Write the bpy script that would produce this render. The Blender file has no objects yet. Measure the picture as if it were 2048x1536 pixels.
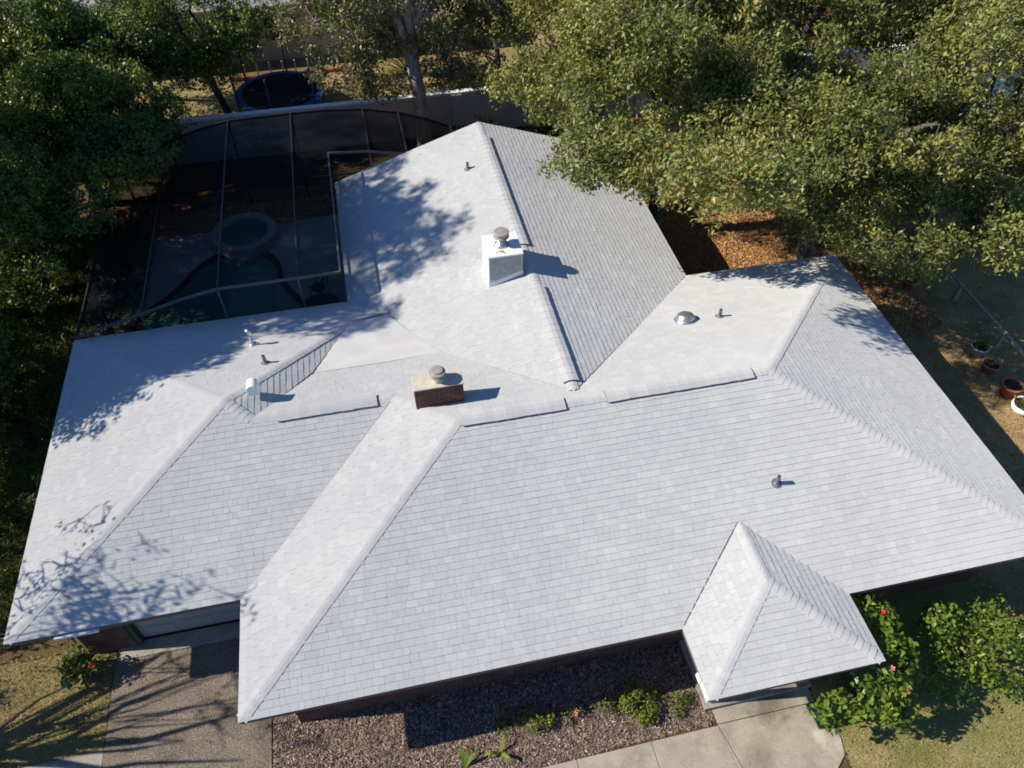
import bpy, math, random
import numpy as np
from mathutils import Vector, Matrix
C = bpy.context.scene.collection
R = math.radians
random.seed(7)
RNG = np.random.default_rng(11)

# ------------------------------------------------------------------ camera
cam_d = bpy.data.cameras.new('camera')
cam = bpy.data.objects.new('camera', cam_d)
C.objects.link(cam)
bpy.context.scene.camera = cam
cam_d.sensor_width = 36.0
cam_d.lens = 27.241
cam_d.clip_start = 0.1
cam_d.clip_end = 2000
YAW, PIT, ROL = R(12.0418), R(47.858), R(-0.091)
_d = Vector((math.sin(YAW) * math.cos(PIT), math.cos(YAW) * math.cos(PIT), -math.sin(PIT)))
_r = Vector((math.cos(YAW), -math.sin(YAW), 0))
_u = _r.cross(_d)
_r2 = _r * math.cos(ROL) + _u * math.sin(ROL)
_u2 = -_r * math.sin(ROL) + _u * math.cos(ROL)
cam.matrix_world = Matrix(((_r2.x, _u2.x, -_d.x, 3.9276), (_r2.y, _u2.y, -_d.y, -6.0002),
                           (_r2.z, _u2.z, -_d.z, 17.3848), (0, 0, 0, 1)))

# ------------------------------------------------------------------ light
SUN = Vector((-1.27, 0.16, 1.0)).normalized()          # towards the sun
world = bpy.data.worlds.new('World')
bpy.context.scene.world = world
world.use_nodes = True
wn = world.node_tree
wn.nodes.clear()
wo = wn.nodes.new('ShaderNodeOutputWorld')
wb = wn.nodes.new('ShaderNodeBackground')
ws = wn.nodes.new('ShaderNodeTexSky')
ws.sky_type = 'NISHITA'
ws.sun_disc = False
ws.sun_elevation = math.asin(SUN.z)
ws.sun_rotation = math.atan2(SUN.x, SUN.y)
ws.air_density = 1.2
ws.dust_density = 0.0
ws.ozone_density = 3.0
wb.inputs['Strength'].default_value = 0.066
wt = wn.nodes.new('ShaderNodeMix')
wt.data_type = 'RGBA'
wt.blend_type = 'MULTIPLY'
wt.inputs[0].default_value = 1.0
wt.inputs[7].default_value = (0.72, 0.96, 1.27, 1)      # clear dry-air sky, a deeper blue
wn.links.new(ws.outputs[0], wt.inputs[6])
wn.links.new(wt.outputs[2], wb.inputs[0])
wn.links.new(wb.outputs[0], wo.inputs[0])
sd = bpy.data.lights.new('sun', 'SUN')
sd.energy = 4.8
sd.angle = R(0.53)
sd.color = (1.0, 0.93, 0.80)
sun = bpy.data.objects.new('sun', sd)
C.objects.link(sun)
sun.rotation_euler = SUN.to_track_quat('Z', 'Y').to_euler()
sun.location = (-30, 5, 30)
vs = bpy.context.scene.view_settings
vs.view_transform = 'Standard'
vs.look = 'None'
vs.exposure = 0.44
vs.gamma = 1.0
vs.use_curve_mapping = False
bpy.context.scene.cycles.transparent_max_bounces = 24
bpy.context.scene.cycles.max_bounces = 8
bpy.context.scene.cycles.filter_width = 1.75

# ------------------------------------------------------------------ material helpers
class NT:
    def __init__(s, name):
        s.m = bpy.data.materials.new(name)
        s.m.use_nodes = True
        s.t = s.m.node_tree
        s.t.nodes.clear()
        s.out = s.n('ShaderNodeOutputMaterial')
    def n(s, kind, **kw):
        nd = s.t.nodes.new(kind)
        for k, v in kw.items():
            if hasattr(nd, k): setattr(nd, k, v)
            else: nd.inputs[k].default_value = v
        return nd
    def l(s, a, b): s.t.links.new(a, b)
    def pos(s): return s.n('ShaderNodeNewGeometry').outputs['Position']
    def noise(s, scale, detail=3, rough=0.55, vec=None):
        nd = s.n('ShaderNodeTexNoise')
        nd.inputs['Scale'].default_value = scale
        nd.inputs['Detail'].default_value = detail
        nd.inputs['Roughness'].default_value = rough
        s.l(vec if vec is not None else s.pos(), nd.inputs['Vector'])
        return nd.outputs[0]
    def ramp(s, fac, stops, interp='LINEAR'):
        nd = s.n('ShaderNodeValToRGB')
        cr = nd.color_ramp
        cr.interpolation = interp
        while len(cr.elements) < len(stops): cr.elements.new(0.5)
        for e, (p, c) in zip(cr.elements, stops):
            e.position = p
            e.color = (*c, 1) if len(c) == 3 else c
        s.l(fac, nd.inputs[0])
        return nd.outputs[0]
    def mix(s, a, b, fac, mode='MIX'):
        nd = s.n('ShaderNodeMix', data_type='RGBA', blend_type=mode)
        for sock, v in ((nd.inputs[6], a), (nd.inputs[7], b), (nd.inputs[0], fac)):
            if isinstance(v, (int, float)): sock.default_value = v
            elif isinstance(v, tuple): sock.default_value = (*v, 1)
            else: s.l(v, sock)
        return nd.outputs[2]
    def math(s, op, a, b=0.0):
        nd = s.n('ShaderNodeMath', operation=op)
        for i, v in enumerate((a, b)):
            if isinstance(v, (int, float)): nd.inputs[i].default_value = v
            else: s.l(v, nd.inputs[i])
        return nd.outputs[0]
    def bsdf(s, col, rough=0.8, spec=0.3, metal=0.0, bump=None, bstr=0.4, bdist=0.02, drough=None):
        nd = s.n('ShaderNodeBsdfPrincipled')
        if isinstance(col, tuple): nd.inputs['Base Color'].default_value = (*col, 1)
        else: s.l(col, nd.inputs['Base Color'])
        if isinstance(rough, (int, float)): nd.inputs['Roughness'].default_value = rough
        else: s.l(rough, nd.inputs['Roughness'])
        nd.inputs['Specular IOR Level'].default_value = spec
        nd.inputs['Metallic'].default_value = metal
        if drough is not None: nd.inputs['Diffuse Roughness'].default_value = drough
        if bump is not None:
            b = s.n('ShaderNodeBump')
            b.inputs['Strength'].default_value = bstr
            b.inputs['Distance'].default_value = bdist
            s.l(bump, b.inputs['Height'])
            s.l(b.outputs[0], nd.inputs['Normal'])
        s.l(nd.outputs[0], s.out.inputs[0])
        s.p = nd
        return s.m

def plain(name, col, rough=0.6, spec=0.4, metal=0.0, var=0.12, scale=6.0):
    t = NT(name)
    f = t.noise(scale, 4)
    lo = tuple(c * (1 - var) for c in col)
    hi = tuple(min(1, c * (1 + var)) for c in col)
    return t.bsdf(t.ramp(f, [(0.3, lo), (0.7, hi)]), rough, spec, metal)

def mat_shingle(name='shingle', base=0.56):
    t = NT(name)
    g = t.n('ShaderNodeNewGeometry')
    tab = t.ramp(g.outputs['Random Per Island'], [(0.0, (base * .94, base * .945, base * .95)), (0.45, (base * .98, base * .98, base * .983)),
                                                   (0.9, (base * 1.015, base * 1.015, base * 1.01)), (1.0, (base * 1.055, base * 1.055, base * 1.05))])
    big = t.ramp(t.noise(0.45, 6, 0.62), [(0.3, (0.93, 0.93, 0.935)), (0.7, (1.03, 1.03, 1.02))])
    col = t.mix(tab, big, 1.0, 'MULTIPLY')
    gr = t.ramp(t.noise(90, 2), [(0.3, (0.86, 0.86, 0.87)), (0.7, (1.1, 1.1, 1.1))])
    col = t.mix(col, gr, 1.0, 'MULTIPLY')
    return t.bsdf(col, 0.92, 0.15, drough=0.5)

def mat_brick():
    t = NT('brick')
    g = t.n('ShaderNodeNewGeometry')
    sp = t.n('ShaderNodeSeparateXYZ'); t.l(g.outputs['Position'], sp.inputs[0])
    sn = t.n('ShaderNodeSeparateXYZ'); t.l(g.outputs['Normal'], sn.inputs[0])
    u = t.math('ADD', t.math('MULTIPLY', sp.outputs[0], t.math('ABSOLUTE', sn.outputs[1])),
               t.math('MULTIPLY', sp.outputs[1], t.math('ABSOLUTE', sn.outputs[0])))
    cv = t.n('ShaderNodeCombineXYZ'); t.l(u, cv.inputs[0]); t.l(sp.outputs[2], cv.inputs[1])
    b = t.n('ShaderNodeTexBrick')
    t.l(cv.outputs[0], b.inputs['Vector'])
    b.inputs['Scale'].default_value = 1.0
    b.inputs['Brick Width'].default_value = 0.21
    b.inputs['Row Height'].default_value = 0.072
    b.inputs['Mortar Size'].default_value = 0.006
    b.inputs['Color1'].default_value = (0.17, 0.07, 0.05, 1)
    b.inputs['Color2'].default_value = (0.09, 0.043, 0.036, 1)
    b.inputs['Mortar'].default_value = (0.17, 0.15, 0.135, 1)
    v = t.ramp(t.noise(2.2, 4), [(0.3, (0.7, 0.7, 0.72)), (0.75, (1.2, 1.15, 1.1))])
    return t.bsdf(t.mix(b.outputs[0], v, 1.0, 'MULTIPLY'), 0.9, 0.2, bump=b.outputs[1], bstr=-0.4, bdist=0.01)

def mat_leaf(name, stops, rough=0.42, trans=0.22):
    t = NT(name)
    a = t.n('ShaderNodeAttribute', attribute_name='rnd')
    col = t.ramp(a.outputs['Fac'], stops)
    var = t.ramp(t.noise(0.55, 2), [(0.3, (0.72, 0.78, 0.72)), (0.7, (1.22, 1.16, 1.0))])
    col = t.mix(col, var, 1.0, 'MULTIPLY')
    t.bsdf(col, rough, 0.28)
    tr = t.n('ShaderNodeBsdfTranslucent')
    t.l(t.mix(col, (1.25, 1.35, 0.6), 1.0, 'MULTIPLY'), tr.inputs[0])
    mx = t.n('ShaderNodeMixShader'); mx.inputs[0].default_value = trans
    t.l(t.p.outputs[0], mx.inputs[1]); t.l(tr.outputs[0], mx.inputs[2])
    t.l(mx.outputs[0], t.out.inputs[0])
    return t.m

def mat_attr(name, stops, rough=0.9, spec=0.15):
    t = NT(name)
    a = t.n('ShaderNodeAttribute', attribute_name='rnd')
    return t.bsdf(t.ramp(a.outputs['Fac'], stops), rough, spec)

def mat_ground():
    t = NT('soil')
    a = t.ramp(t.noise(0.5, 5), [(0.3, (0.085, 0.06, 0.04)), (0.55, (0.15, 0.105, 0.06)), (0.75, (0.13, 0.12, 0.055))])
    b = t.ramp(t.noise(22, 4, 0.7), [(0.32, (0.45, 0.42, 0.4)), (0.7, (1.45, 1.35, 1.2))])
    return t.bsdf(t.mix(a, b, 1.0, 'MULTIPLY'), 0.95, 0.1, bump=t.noise(30, 4), bstr=0.8, bdist=0.05)

def mat_lawn(name, c1, c2, c3):
    t = NT(name)
    a = t.ramp(t.noise(0.9, 5, 0.65), [(0.3, c1), (0.52, c2), (0.72, c3)])
    b = t.ramp(t.noise(35, 4, 0.75), [(0.3, (0.5, 0.5, 0.5)), (0.7, (1.5, 1.45, 1.35))])
    return t.bsdf(t.mix(a, b, 1.0, 'MULTIPLY'), 0.95, 0.1, bump=t.noise(45, 4), bstr=1.0, bdist=0.05)

def mat_mulch(name, c1, c2, c3):
    t = NT(name)
    v = t.n('ShaderNodeTexVoronoi'); v.inputs['Scale'].default_value = 28
    t.l(t.pos(), v.inputs['Vector'])
    a = t.ramp(v.outputs['Color'], [(0.2, c1), (0.5, c2), (0.85, c3)])
    b = t.ramp(t.noise(1.1, 4), [(0.3, (0.65, 0.65, 0.65)), (0.7, (1.25, 1.2, 1.15))])
    return t.bsdf(t.mix(a, b, 1.0, 'MULTIPLY'), 0.95, 0.1, bump=v.outputs[0], bstr=1.0, bdist=0.05)

def mat_concrete(name, c, stain=(0.45, 0.42, 0.38), speck=0.25, sc=60):
    t = NT(name)
    base = t.ramp(t.noise(1.3, 6, 0.65), [(0.28, tuple(x * s for x, s in zip(c, stain))), (0.5, tuple(x * 0.88 for x in c)), (0.75, tuple(x * 1.12 for x in c))])
    sp = t.ramp(t.noise(sc, 3, 0.7), [(0.3, (1 - speck,) * 3), (0.7, (1 + speck,) * 3)])
    return t.bsdf(t.mix(base, sp, 1.0, 'MULTIPLY'), 0.9, 0.2, bump=t.noise(sc, 3), bstr=0.4, bdist=0.01)

def mat_walk():
    t = NT('stained_concrete')
    c = (0.40, 0.355, 0.285)
    base = t.ramp(t.noise(1.6, 7, 0.7), [(0.28, tuple(x * .62 for x in c)), (0.48, tuple(x * .9 for x in c)), (0.75, tuple(x * 1.12 for x in c))])
    sp = t.ramp(t.noise(40, 4, 0.75), [(0.3, (.78,) * 3), (0.7, (1.2,) * 3)])
    col = t.mix(base, sp, 1.0, 'MULTIPLY')
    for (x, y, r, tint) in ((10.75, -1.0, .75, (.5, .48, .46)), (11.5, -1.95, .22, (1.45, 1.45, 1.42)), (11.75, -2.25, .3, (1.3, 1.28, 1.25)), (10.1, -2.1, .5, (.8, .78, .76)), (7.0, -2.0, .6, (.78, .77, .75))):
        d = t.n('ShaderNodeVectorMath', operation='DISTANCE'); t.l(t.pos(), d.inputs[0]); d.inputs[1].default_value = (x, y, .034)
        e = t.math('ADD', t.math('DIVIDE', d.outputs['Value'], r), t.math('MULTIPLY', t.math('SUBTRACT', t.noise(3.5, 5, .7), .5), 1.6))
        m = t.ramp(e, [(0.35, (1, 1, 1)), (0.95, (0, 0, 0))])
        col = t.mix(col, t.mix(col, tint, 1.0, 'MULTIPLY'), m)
    return t.bsdf(col, 0.9, 0.2, bump=t.noise(40, 4), bstr=0.4, bdist=0.01)

def mat_screen():
    t = NT('screen_mesh')
    d = t.n('ShaderNodeBsdfDiffuse'); d.inputs[0].default_value = (0.012, 0.013, 0.016, 1)
    tr = t.n('ShaderNodeBsdfTransparent')
    mx = t.n('ShaderNodeMixShader'); mx.inputs[0].default_value = 0.45
    t.l(tr.outputs[0], mx.inputs[1]); t.l(d.outputs[0], mx.inputs[2])
    t.l(mx.outputs[0], t.out.inputs[0])
    return t.m

def mat_bark(name, c1, c2):
    t = NT(name)
    mp = t.n('ShaderNodeMapping'); mp.inputs['Scale'].default_value = (1, 1, 0.25)
    t.l(t.pos(), mp.inputs[0])
    f = t.noise(9, 5, 0.65, mp.outputs[0])
    return t.bsdf(t.ramp(f, [(0.35, c1), (0.65, c2)]), 0.9, 0.15, bump=f, bstr=0.8, bdist=0.03)

M = dict(
    shingle=mat_shingle(base=0.54),
    underlay=plain('roof_felt', (0.09, 0.09, 0.095), 0.95, 0.1),
    membrane=plain('roof_membrane', (0.545, 0.535, 0.53), 0.8, 0.2, var=0.07, scale=1.6),
    brick=mat_brick(),
    white=plain('white_paint', (0.78, 0.78, 0.77), 0.5, 0.4, var=0.05),
    fascia=plain('fascia_paint', (0.13, 0.11, 0.12), 0.5, 0.4, var=0.06),
    stucco=plain('stucco', (0.58, 0.52, 0.45), 0.9, 0.2, var=0.1, scale=3),
    greywall=plain('wall_paint', (0.5, 0.48, 0.45), 0.85, 0.2, var=0.1, scale=1.5),
    dooor=plain('door_paint', (0.33, 0.335, 0.34), 0.5, 0.4, var=0.05),
    jamb=plain('jamb_paint', (0.03, 0.07, 0.05), 0.6),
    glass=plain('window_glass', (0.02, 0.025, 0.03), 0.08, 0.6, var=0.1),
    galv=plain('galvanised', (0.60, 0.60, 0.60), 0.36, 0.5, metal=0.85, var=0.15, scale=12),
    lead=plain('lead_pipe', (0.19, 0.195, 0.21), 0.65, 0.35, metal=0.3, var=0.2, scale=20),
    pan=plain('painted_steel', (0.74, 0.75, 0.76), 0.4, 0.45, var=0.05, scale=4),
    shaded_front=plain('shade_grey_front', (0.36, 0.36, 0.37), 0.7, 0.3, var=0.15, scale=8),  # chimney front colour, darkened to carry the shade on that face
    cap=plain('weathered_cap', (0.36, 0.32, 0.285), 0.6, 0.35, metal=0.2, var=0.18, scale=9),
    crownc=plain('chimney_crown', (0.56, 0.50, 0.41), 0.85, 0.2, var=0.12, scale=5),
    rust=plain('rust', (0.45, 0.13, 0.03), 0.9, 0.1, var=0.35, scale=30),
    bronze=plain('dark_bronze', (0.022, 0.02, 0.02), 0.45, 0.45, var=0.2),
    alu=plain('grey_aluminium', (0.11, 0.11, 0.12), 0.45, 0.4, metal=0.2, var=0.15),
    screen=mat_screen(),
    deck=mat_concrete('deck_paint', (0.44, 0.40, 0.385), (0.75, 0.72, 0.7), 0.1, 40),
    concrete=mat_concrete('concrete', (0.37, 0.335, 0.28), (0.5, 0.47, 0.45), 0.22, 45),
    walk=mat_walk(),
    aggregate=mat_concrete('aggregate', (0.205, 0.17, 0.132), (0.5, 0.47, 0.45), 0.8, 30),
    ground=mat_ground(),
    lawnR=mat_lawn('lawn_soil', (0.22, 0.225, 0.085), (0.33, 0.295, 0.125), (0.50, 0.38, 0.22)),
    lawnL=mat_lawn('dry_lawn_soil', (0.20, 0.20, 0.08), (0.34, 0.28, 0.13), (0.46, 0.35, 0.19)),
    sidelawn=mat_lawn('side_lawn_soil', (0.26, 0.20, 0.09), (0.42, 0.31, 0.16), (0.54, 0.40, 0.23)),
    sand=mat_lawn('sandy_lawn', (0.20, 0.18, 0.07), (0.36, 0.28, 0.13), (0.46, 0.34, 0.19)),
    mulch=mat_mulch('grey_mulch', (0.09, 0.066, 0.052), (0.225, 0.168, 0.132), (0.40, 0.31, 0.25)),
    orange=mat_mulch('bark_mulch', (0.24, 0.12, 0.05), (0.46, 0.24, 0.10), (0.60, 0.36, 0.17)),
    terracotta=plain('terracotta', (0.42, 0.15, 0.09), 0.8, 0.2, var=0.15),
    pinkpot=plain('pink_clay', (0.36, 0.20, 0.17), 0.8, 0.2, var=0.15),
    greypot=plain('grey_clay', (0.45, 0.45, 0.44), 0.8, 0.2, var=0.15),
    soilpot=plain('pot_soil', (0.05, 0.035, 0.025), 0.95, 0.1, var=0.4, scale=20),
    blue=plain('blue_vinyl', (0.012, 0.085, 0.22), 0.5, 0.4),
    black=plain('black_mat', (0.012, 0.012, 0.014), 0.7, 0.2),
    red=plain('red_paint', (0.42, 0.07, 0.05), 0.6, 0.3),
    iron=plain('wrought_iron', (0.02, 0.02, 0.022), 0.5, 0.4),
    nroof=plain('grey_shingle', (0.30, 0.29, 0.29), 0.9, 0.15, var=0.2, scale=8),
    petal=plain('red_petal', (0.75, 0.03, 0.05), 0.6, 0.2, var=0.15, scale=20),
    petalp=plain('pink_petal', (0.75, 0.22, 0.2), 0.6, 0.2, var=0.15, scale=20),
    bark=mat_bark('oak_bark', (0.06, 0.05, 0.042), (0.20, 0.175, 0.15)),
    palebark=mat_bark('pale_bark', (0.16, 0.14, 0.115), (0.50, 0.45, 0.385)),
    darkbark=mat_bark('dark_bark', (0.03, 0.026, 0.024), (0.09, 0.08, 0.07)),
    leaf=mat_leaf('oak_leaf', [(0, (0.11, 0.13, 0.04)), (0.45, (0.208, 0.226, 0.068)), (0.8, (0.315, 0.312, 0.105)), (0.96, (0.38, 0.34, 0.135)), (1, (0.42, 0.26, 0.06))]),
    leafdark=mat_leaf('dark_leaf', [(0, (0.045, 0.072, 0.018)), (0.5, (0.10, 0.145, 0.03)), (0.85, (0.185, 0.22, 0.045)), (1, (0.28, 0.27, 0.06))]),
    leafpale=mat_leaf('pale_leaf', [(0, (0.10, 0.10, 0.05)), (0.5, (0.18, 0.175, 0.085)), (0.85, (0.29, 0.25, 0.14)), (1, (0.34, 0.22, 0.09))]),
    leafhib=mat_leaf('hibiscus_leaf', [(0, (0.07, 0.12, 0.018)), (0.5, (0.145, 0.21, 0.03)), (0.9, (0.22, 0.28, 0.045)), (0.97, (0.26, 0.31, 0.05)), (1, (0.6, 0.35, 0.03))], 0.35, 0.25),
    leafyel=mat_leaf('yellow_green_leaf', [(0, (0.10, 0.13, 0.025)), (0.6, (0.19, 0.22, 0.04)), (1, (0.32, 0.30, 0.06))], 0.5, 0.25),
    blade=mat_attr('grass_blade', [(0, (0.12, 0.16, 0.035)), (0.4, (0.22, 0.245, 0.07)), (0.7, (0.34, 0.31, 0.13)), (1, (0.50, 0.39, 0.22))]),
    bladedry=mat_attr('dry_blade', [(0, (0.13, 0.15, 0.04)), (0.35, (0.24, 0.20, 0.09)), (0.7, (0.36, 0.26, 0.13)), (1, (0.48, 0.34, 0.19))]),
    chip=mat_attr('wood_chip', [(0, (0.045, 0.033, 0.027)), (0.5, (0.225, 0.163, 0.125)), (0.85, (0.46, 0.35, 0.28)), (1, (0.74, 0.60, 0.50))]),
    chipo=mat_attr('orange_chip', [(0, (0.17, 0.08, 0.03)), (0.5, (0.46, 0.235, 0.095)), (0.85, (0.62, 0.37, 0.17)), (1, (0.72, 0.50, 0.28))]),
)
def mat_water():
    t = NT('pool_water')
    m = t.bsdf((0.05, 0.20, 0.15), 0.06, 0.5)
    return m
M['water'] = mat_water()

# ------------------------------------------------------------------ object helpers
class MB:
    def __init__(s): s.v = []; s.f = []
    def add(s, vs, fs):
        o = len(s.v)
        s.v += [tuple(p) for p in vs]
        s.f += [tuple(i + o for i in f) for f in fs]
        return s
    def box(s, c, d, rz=0.0):
        x, y, z = (k / 2 for k in d)
        ca, sa = math.cos(rz), math.sin(rz)
        vs = []
        for dz in (-z, z):
            for dx, dy in ((-x, -y), (x, -y), (x, y), (-x, y)):
                vs.append((c[0] + dx * ca - dy * sa, c[1] + dx * sa + dy * ca, c[2] + dz))
        return s.add(vs, [(0, 3, 2, 1), (4, 5, 6, 7), (0, 1, 5, 4), (1, 2, 6, 5), (2, 3, 7, 6), (3, 0, 4, 7)])
    def bx(s, x0, x1, y0, y1, z0, z1):
        return s.box(((x0 + x1) / 2, (y0 + y1) / 2, (z0 + z1) / 2), (x1 - x0, y1 - y0, z1 - z0))
    def beam(s, a, b, w, h=None):
        h = h or w
        a, b = Vector(a), Vector(b)
        d = (b - a).normalized()
        up = Vector((0, 0, 1)) if abs(d.z) < 0.95 else Vector((0, 1, 0))
        r = d.cross(up).normalized(); u = r.cross(d)
        vs = []
        for p in (a, b):
            for i, j in ((-1, -1), (1, -1), (1, 1), (-1, 1)):
                vs.append(p + r * (i * w / 2) + u * (j * h / 2))
        return s.add(vs, [(0, 3, 2, 1), (4, 5, 6, 7), (0, 1, 5, 4), (1, 2, 6, 5), (2, 3, 7, 6), (3, 0, 4, 7)])
    def tube(s, pts, rads, n=7, caps=True):
        pts = [Vector(p) for p in pts]
        o = len(s.v)
        ref = Vector((0.31, 0.17, 0.93))
        for i, p in enumerate(pts):
            d = (pts[min(i + 1, len(pts) - 1)] - pts[max(i - 1, 0)]).normalized()
            if abs(d.dot(ref)) > 0.97: ref = Vector((1, 0, 0))
            r = d.cross(ref).normalized(); u = r.cross(d)
            for k in range(n):
                a = 2 * math.pi * k / n
                s.v.append(tuple(p + (r * math.cos(a) + u * math.sin(a)) * rads[i]))
        for i in range(len(pts) - 1):
            for k in range(n):
                k2 = (k + 1) % n
                s.f.append((o + i * n + k, o + i * n + k2, o + (i + 1) * n + k2, o + (i + 1) * n + k))
        if caps:
            s.f.append(tuple(o + k for k in range(n))[::-1])
            s.f.append(tuple(o + (len(pts) - 1) * n + k for k in range(n)))
        return s
    def lathe(s, c, prof, n=24, axis=None, cap=True):
        o = len(s.v)
        q = Vector((0, 0, 1)).rotation_difference(Vector(axis)) if axis else None
        for r, z in prof:
            for k in range(n):
                a = 2 * math.pi * k / n
                p = Vector((r * math.cos(a), r * math.sin(a), z))
                if q: p = q @ p
                s.v.append((c[0] + p.x, c[1] + p.y, c[2] + p.z))
        for i in range(len(prof) - 1):
            for k in range(n):
                k2 = (k + 1) % n
                s.f.append((o + i * n + k, o + i * n + k2, o + (i + 1) * n + k2, o + (i + 1) * n + k))
        if cap and prof[0][0] > 1e-4: s.f.append(tuple(o + k for k in range(n))[::-1])
        if cap and prof[-1][0] > 1e-4: s.f.append(tuple(o + (len(prof) - 1) * n + k for k in range(n)))
        return s
    def poly(s, pts): return s.add(pts, [tuple(range(len(pts)))])
    def prism(s, pts, z0, z1):
        n = len(pts)
        vs = [(x, y, z0) for x, y in pts] + [(x, y, z1) for x, y in pts]
        return s.add(vs, [tuple(range(n))[::-1], tuple(range(n, 2 * n))] + [(i, (i + 1) % n, n + (i + 1) % n, n + i) for i in range(n)])
    def build(s, name, mat, parent=None, smooth=False, bevel=0.0):
        me = bpy.data.meshes.new(name)
        o0 = parent.matrix_basis.translation if parent is not None and parent.parent is None else None
        off = world_off(parent)
        me.from_pydata([(x - off[0], y - off[1], z - off[2]) for x, y, z in s.v], [], s.f)
        me.materials.append(mat)
        if smooth: me.polygons.foreach_set('use_smooth', [True] * len(me.polygons))
        me.update()
        o = bpy.data.objects.new(name, me)
        C.objects.link(o)
        if parent is not None: o.parent = parent
        if bevel:
            b = o.modifiers.new('bevel', 'BEVEL'); b.width = bevel; b.segments = 2; b.limit_method = 'ANGLE'
        return o

def world_off(p):
    x = y = z = 0.0
    while p is not None:
        x += p.location.x; y += p.location.y; z += p.location.z
        p = p.parent
    return (x, y, z)

def tag(o, label=None, cat=None, group=None, kind=None):
    if label: o['label'] = label
    if cat: o['category'] = cat
    if group: o['group'] = group
    if kind: o['kind'] = kind
    return o

def thing(name, loc, label, cat, group=None):
    o = bpy.data.objects.new(name, None)
    o.empty_display_size = 0.3
    o.location = loc
    C.objects.link(o)
    return tag(o, label, cat, group)

def quads(name, P, rnd, mat, parent=None, nv=4):
    """P: (n,nv,3) world points, one face each; rnd: (n,) tone per face."""
    n = len(P)
    off = np.array(world_off(parent))
    co = (P - off).reshape(-1, 3).astype(np.float32)
    me = bpy.data.meshes.new(name)
    me.vertices.add(n * nv); me.loops.add(n * nv); me.polygons.add(n)
    me.vertices.foreach_set('co', co.ravel())
    me.loops.foreach_set('vertex_index', np.arange(n * nv, dtype=np.int32))
    me.polygons.foreach_set('loop_start', np.arange(0, n * nv, nv, dtype=np.int32))
    try: me.polygons.foreach_set('loop_total', np.full(n, nv, dtype=np.int32))
    except Exception: pass
    at = me.attributes.new('rnd', 'FLOAT', 'POINT')
    at.data.foreach_set('value', np.repeat(rnd, nv).astype(np.float32))
    me.materials.append(mat)
    me.update(); me.validate()
    o = bpy.data.objects.new(name, me)
    C.objects.link(o)
    if parent is not None: o.parent = parent
    return o

def unit(a): return a / (np.linalg.norm(a, axis=-1, keepdims=True) + 1e-9)

def leaf_quads(pos, nrm, L, W, rng, droop=0.0, cup=0.15):
    n = len(pos)
    t = unit(np.cross(nrm, rng.normal(size=(n, 3))))
    if droop: t = unit(t + np.array([0, 0, -droop]))
    b = unit(np.cross(nrm, t))
    l = (L * rng.uniform(0.65, 1.3, n))[:, None]; w = (W * rng.uniform(0.65, 1.3, n))[:, None]
    nn = unit(np.cross(t, b))
    p0 = pos - t * l * 0.5
    p1 = pos + b * w * 0.5 + nn * w * cup - t * l * 0.05
    p2 = pos + t * l * 0.5
    p3 = pos - b * w * 0.5 + nn * w * cup - t * l * 0.05
    return np.stack([p0, p1, p2, p3], 1)

def clump_leaves(centers, radii, per, L, W, rng, flat=0.75, up=0.8, droop=0.35, hollow=0.5):
    Ps, Rn = [], []
    for c, r in zip(centers, radii):
        n = int(per * r * r)
        d = unit(rng.normal(size=(n, 3)))
        rad = rng.uniform(hollow ** 3, 1, n) ** (1 / 3) * (1 + 0.28 * np.sin(d[:, 0] * 5 + c[0] * 3) * np.cos(d[:, 1] * 4 + c[1] * 2))
        pos = np.array(c) + d * rad[:, None] * r * np.array([1, 1, flat])
        if r > .45:                                   # leaves gather in tufts at the twig ends
            k = max(4, n // 16)
            own = rng.integers(0, k, n)
            pos = pos[:k][own] * .82 + pos * .18 + rng.normal(size=(n, 3)) * .075
            tone = rng.normal(0, .09, k)[own]
        else: tone = 0.0
        nrm = unit(d * 0.45 + np.array([0, 0, up]) + rng.normal(size=(n, 3)) * 0.55)
        Ps.append(leaf_quads(pos, nrm, L, W, rng, droop + .25))
        base = rng.normal(0, 0.14)
        Rn.append(np.clip(rng.beta(2.0, 2.2, n) * 0.9 + base + tone + (rng.random(n) > 0.993) * 0.5, 0, 1))
    return np.concatenate(Ps), np.concatenate(Rn)

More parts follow.
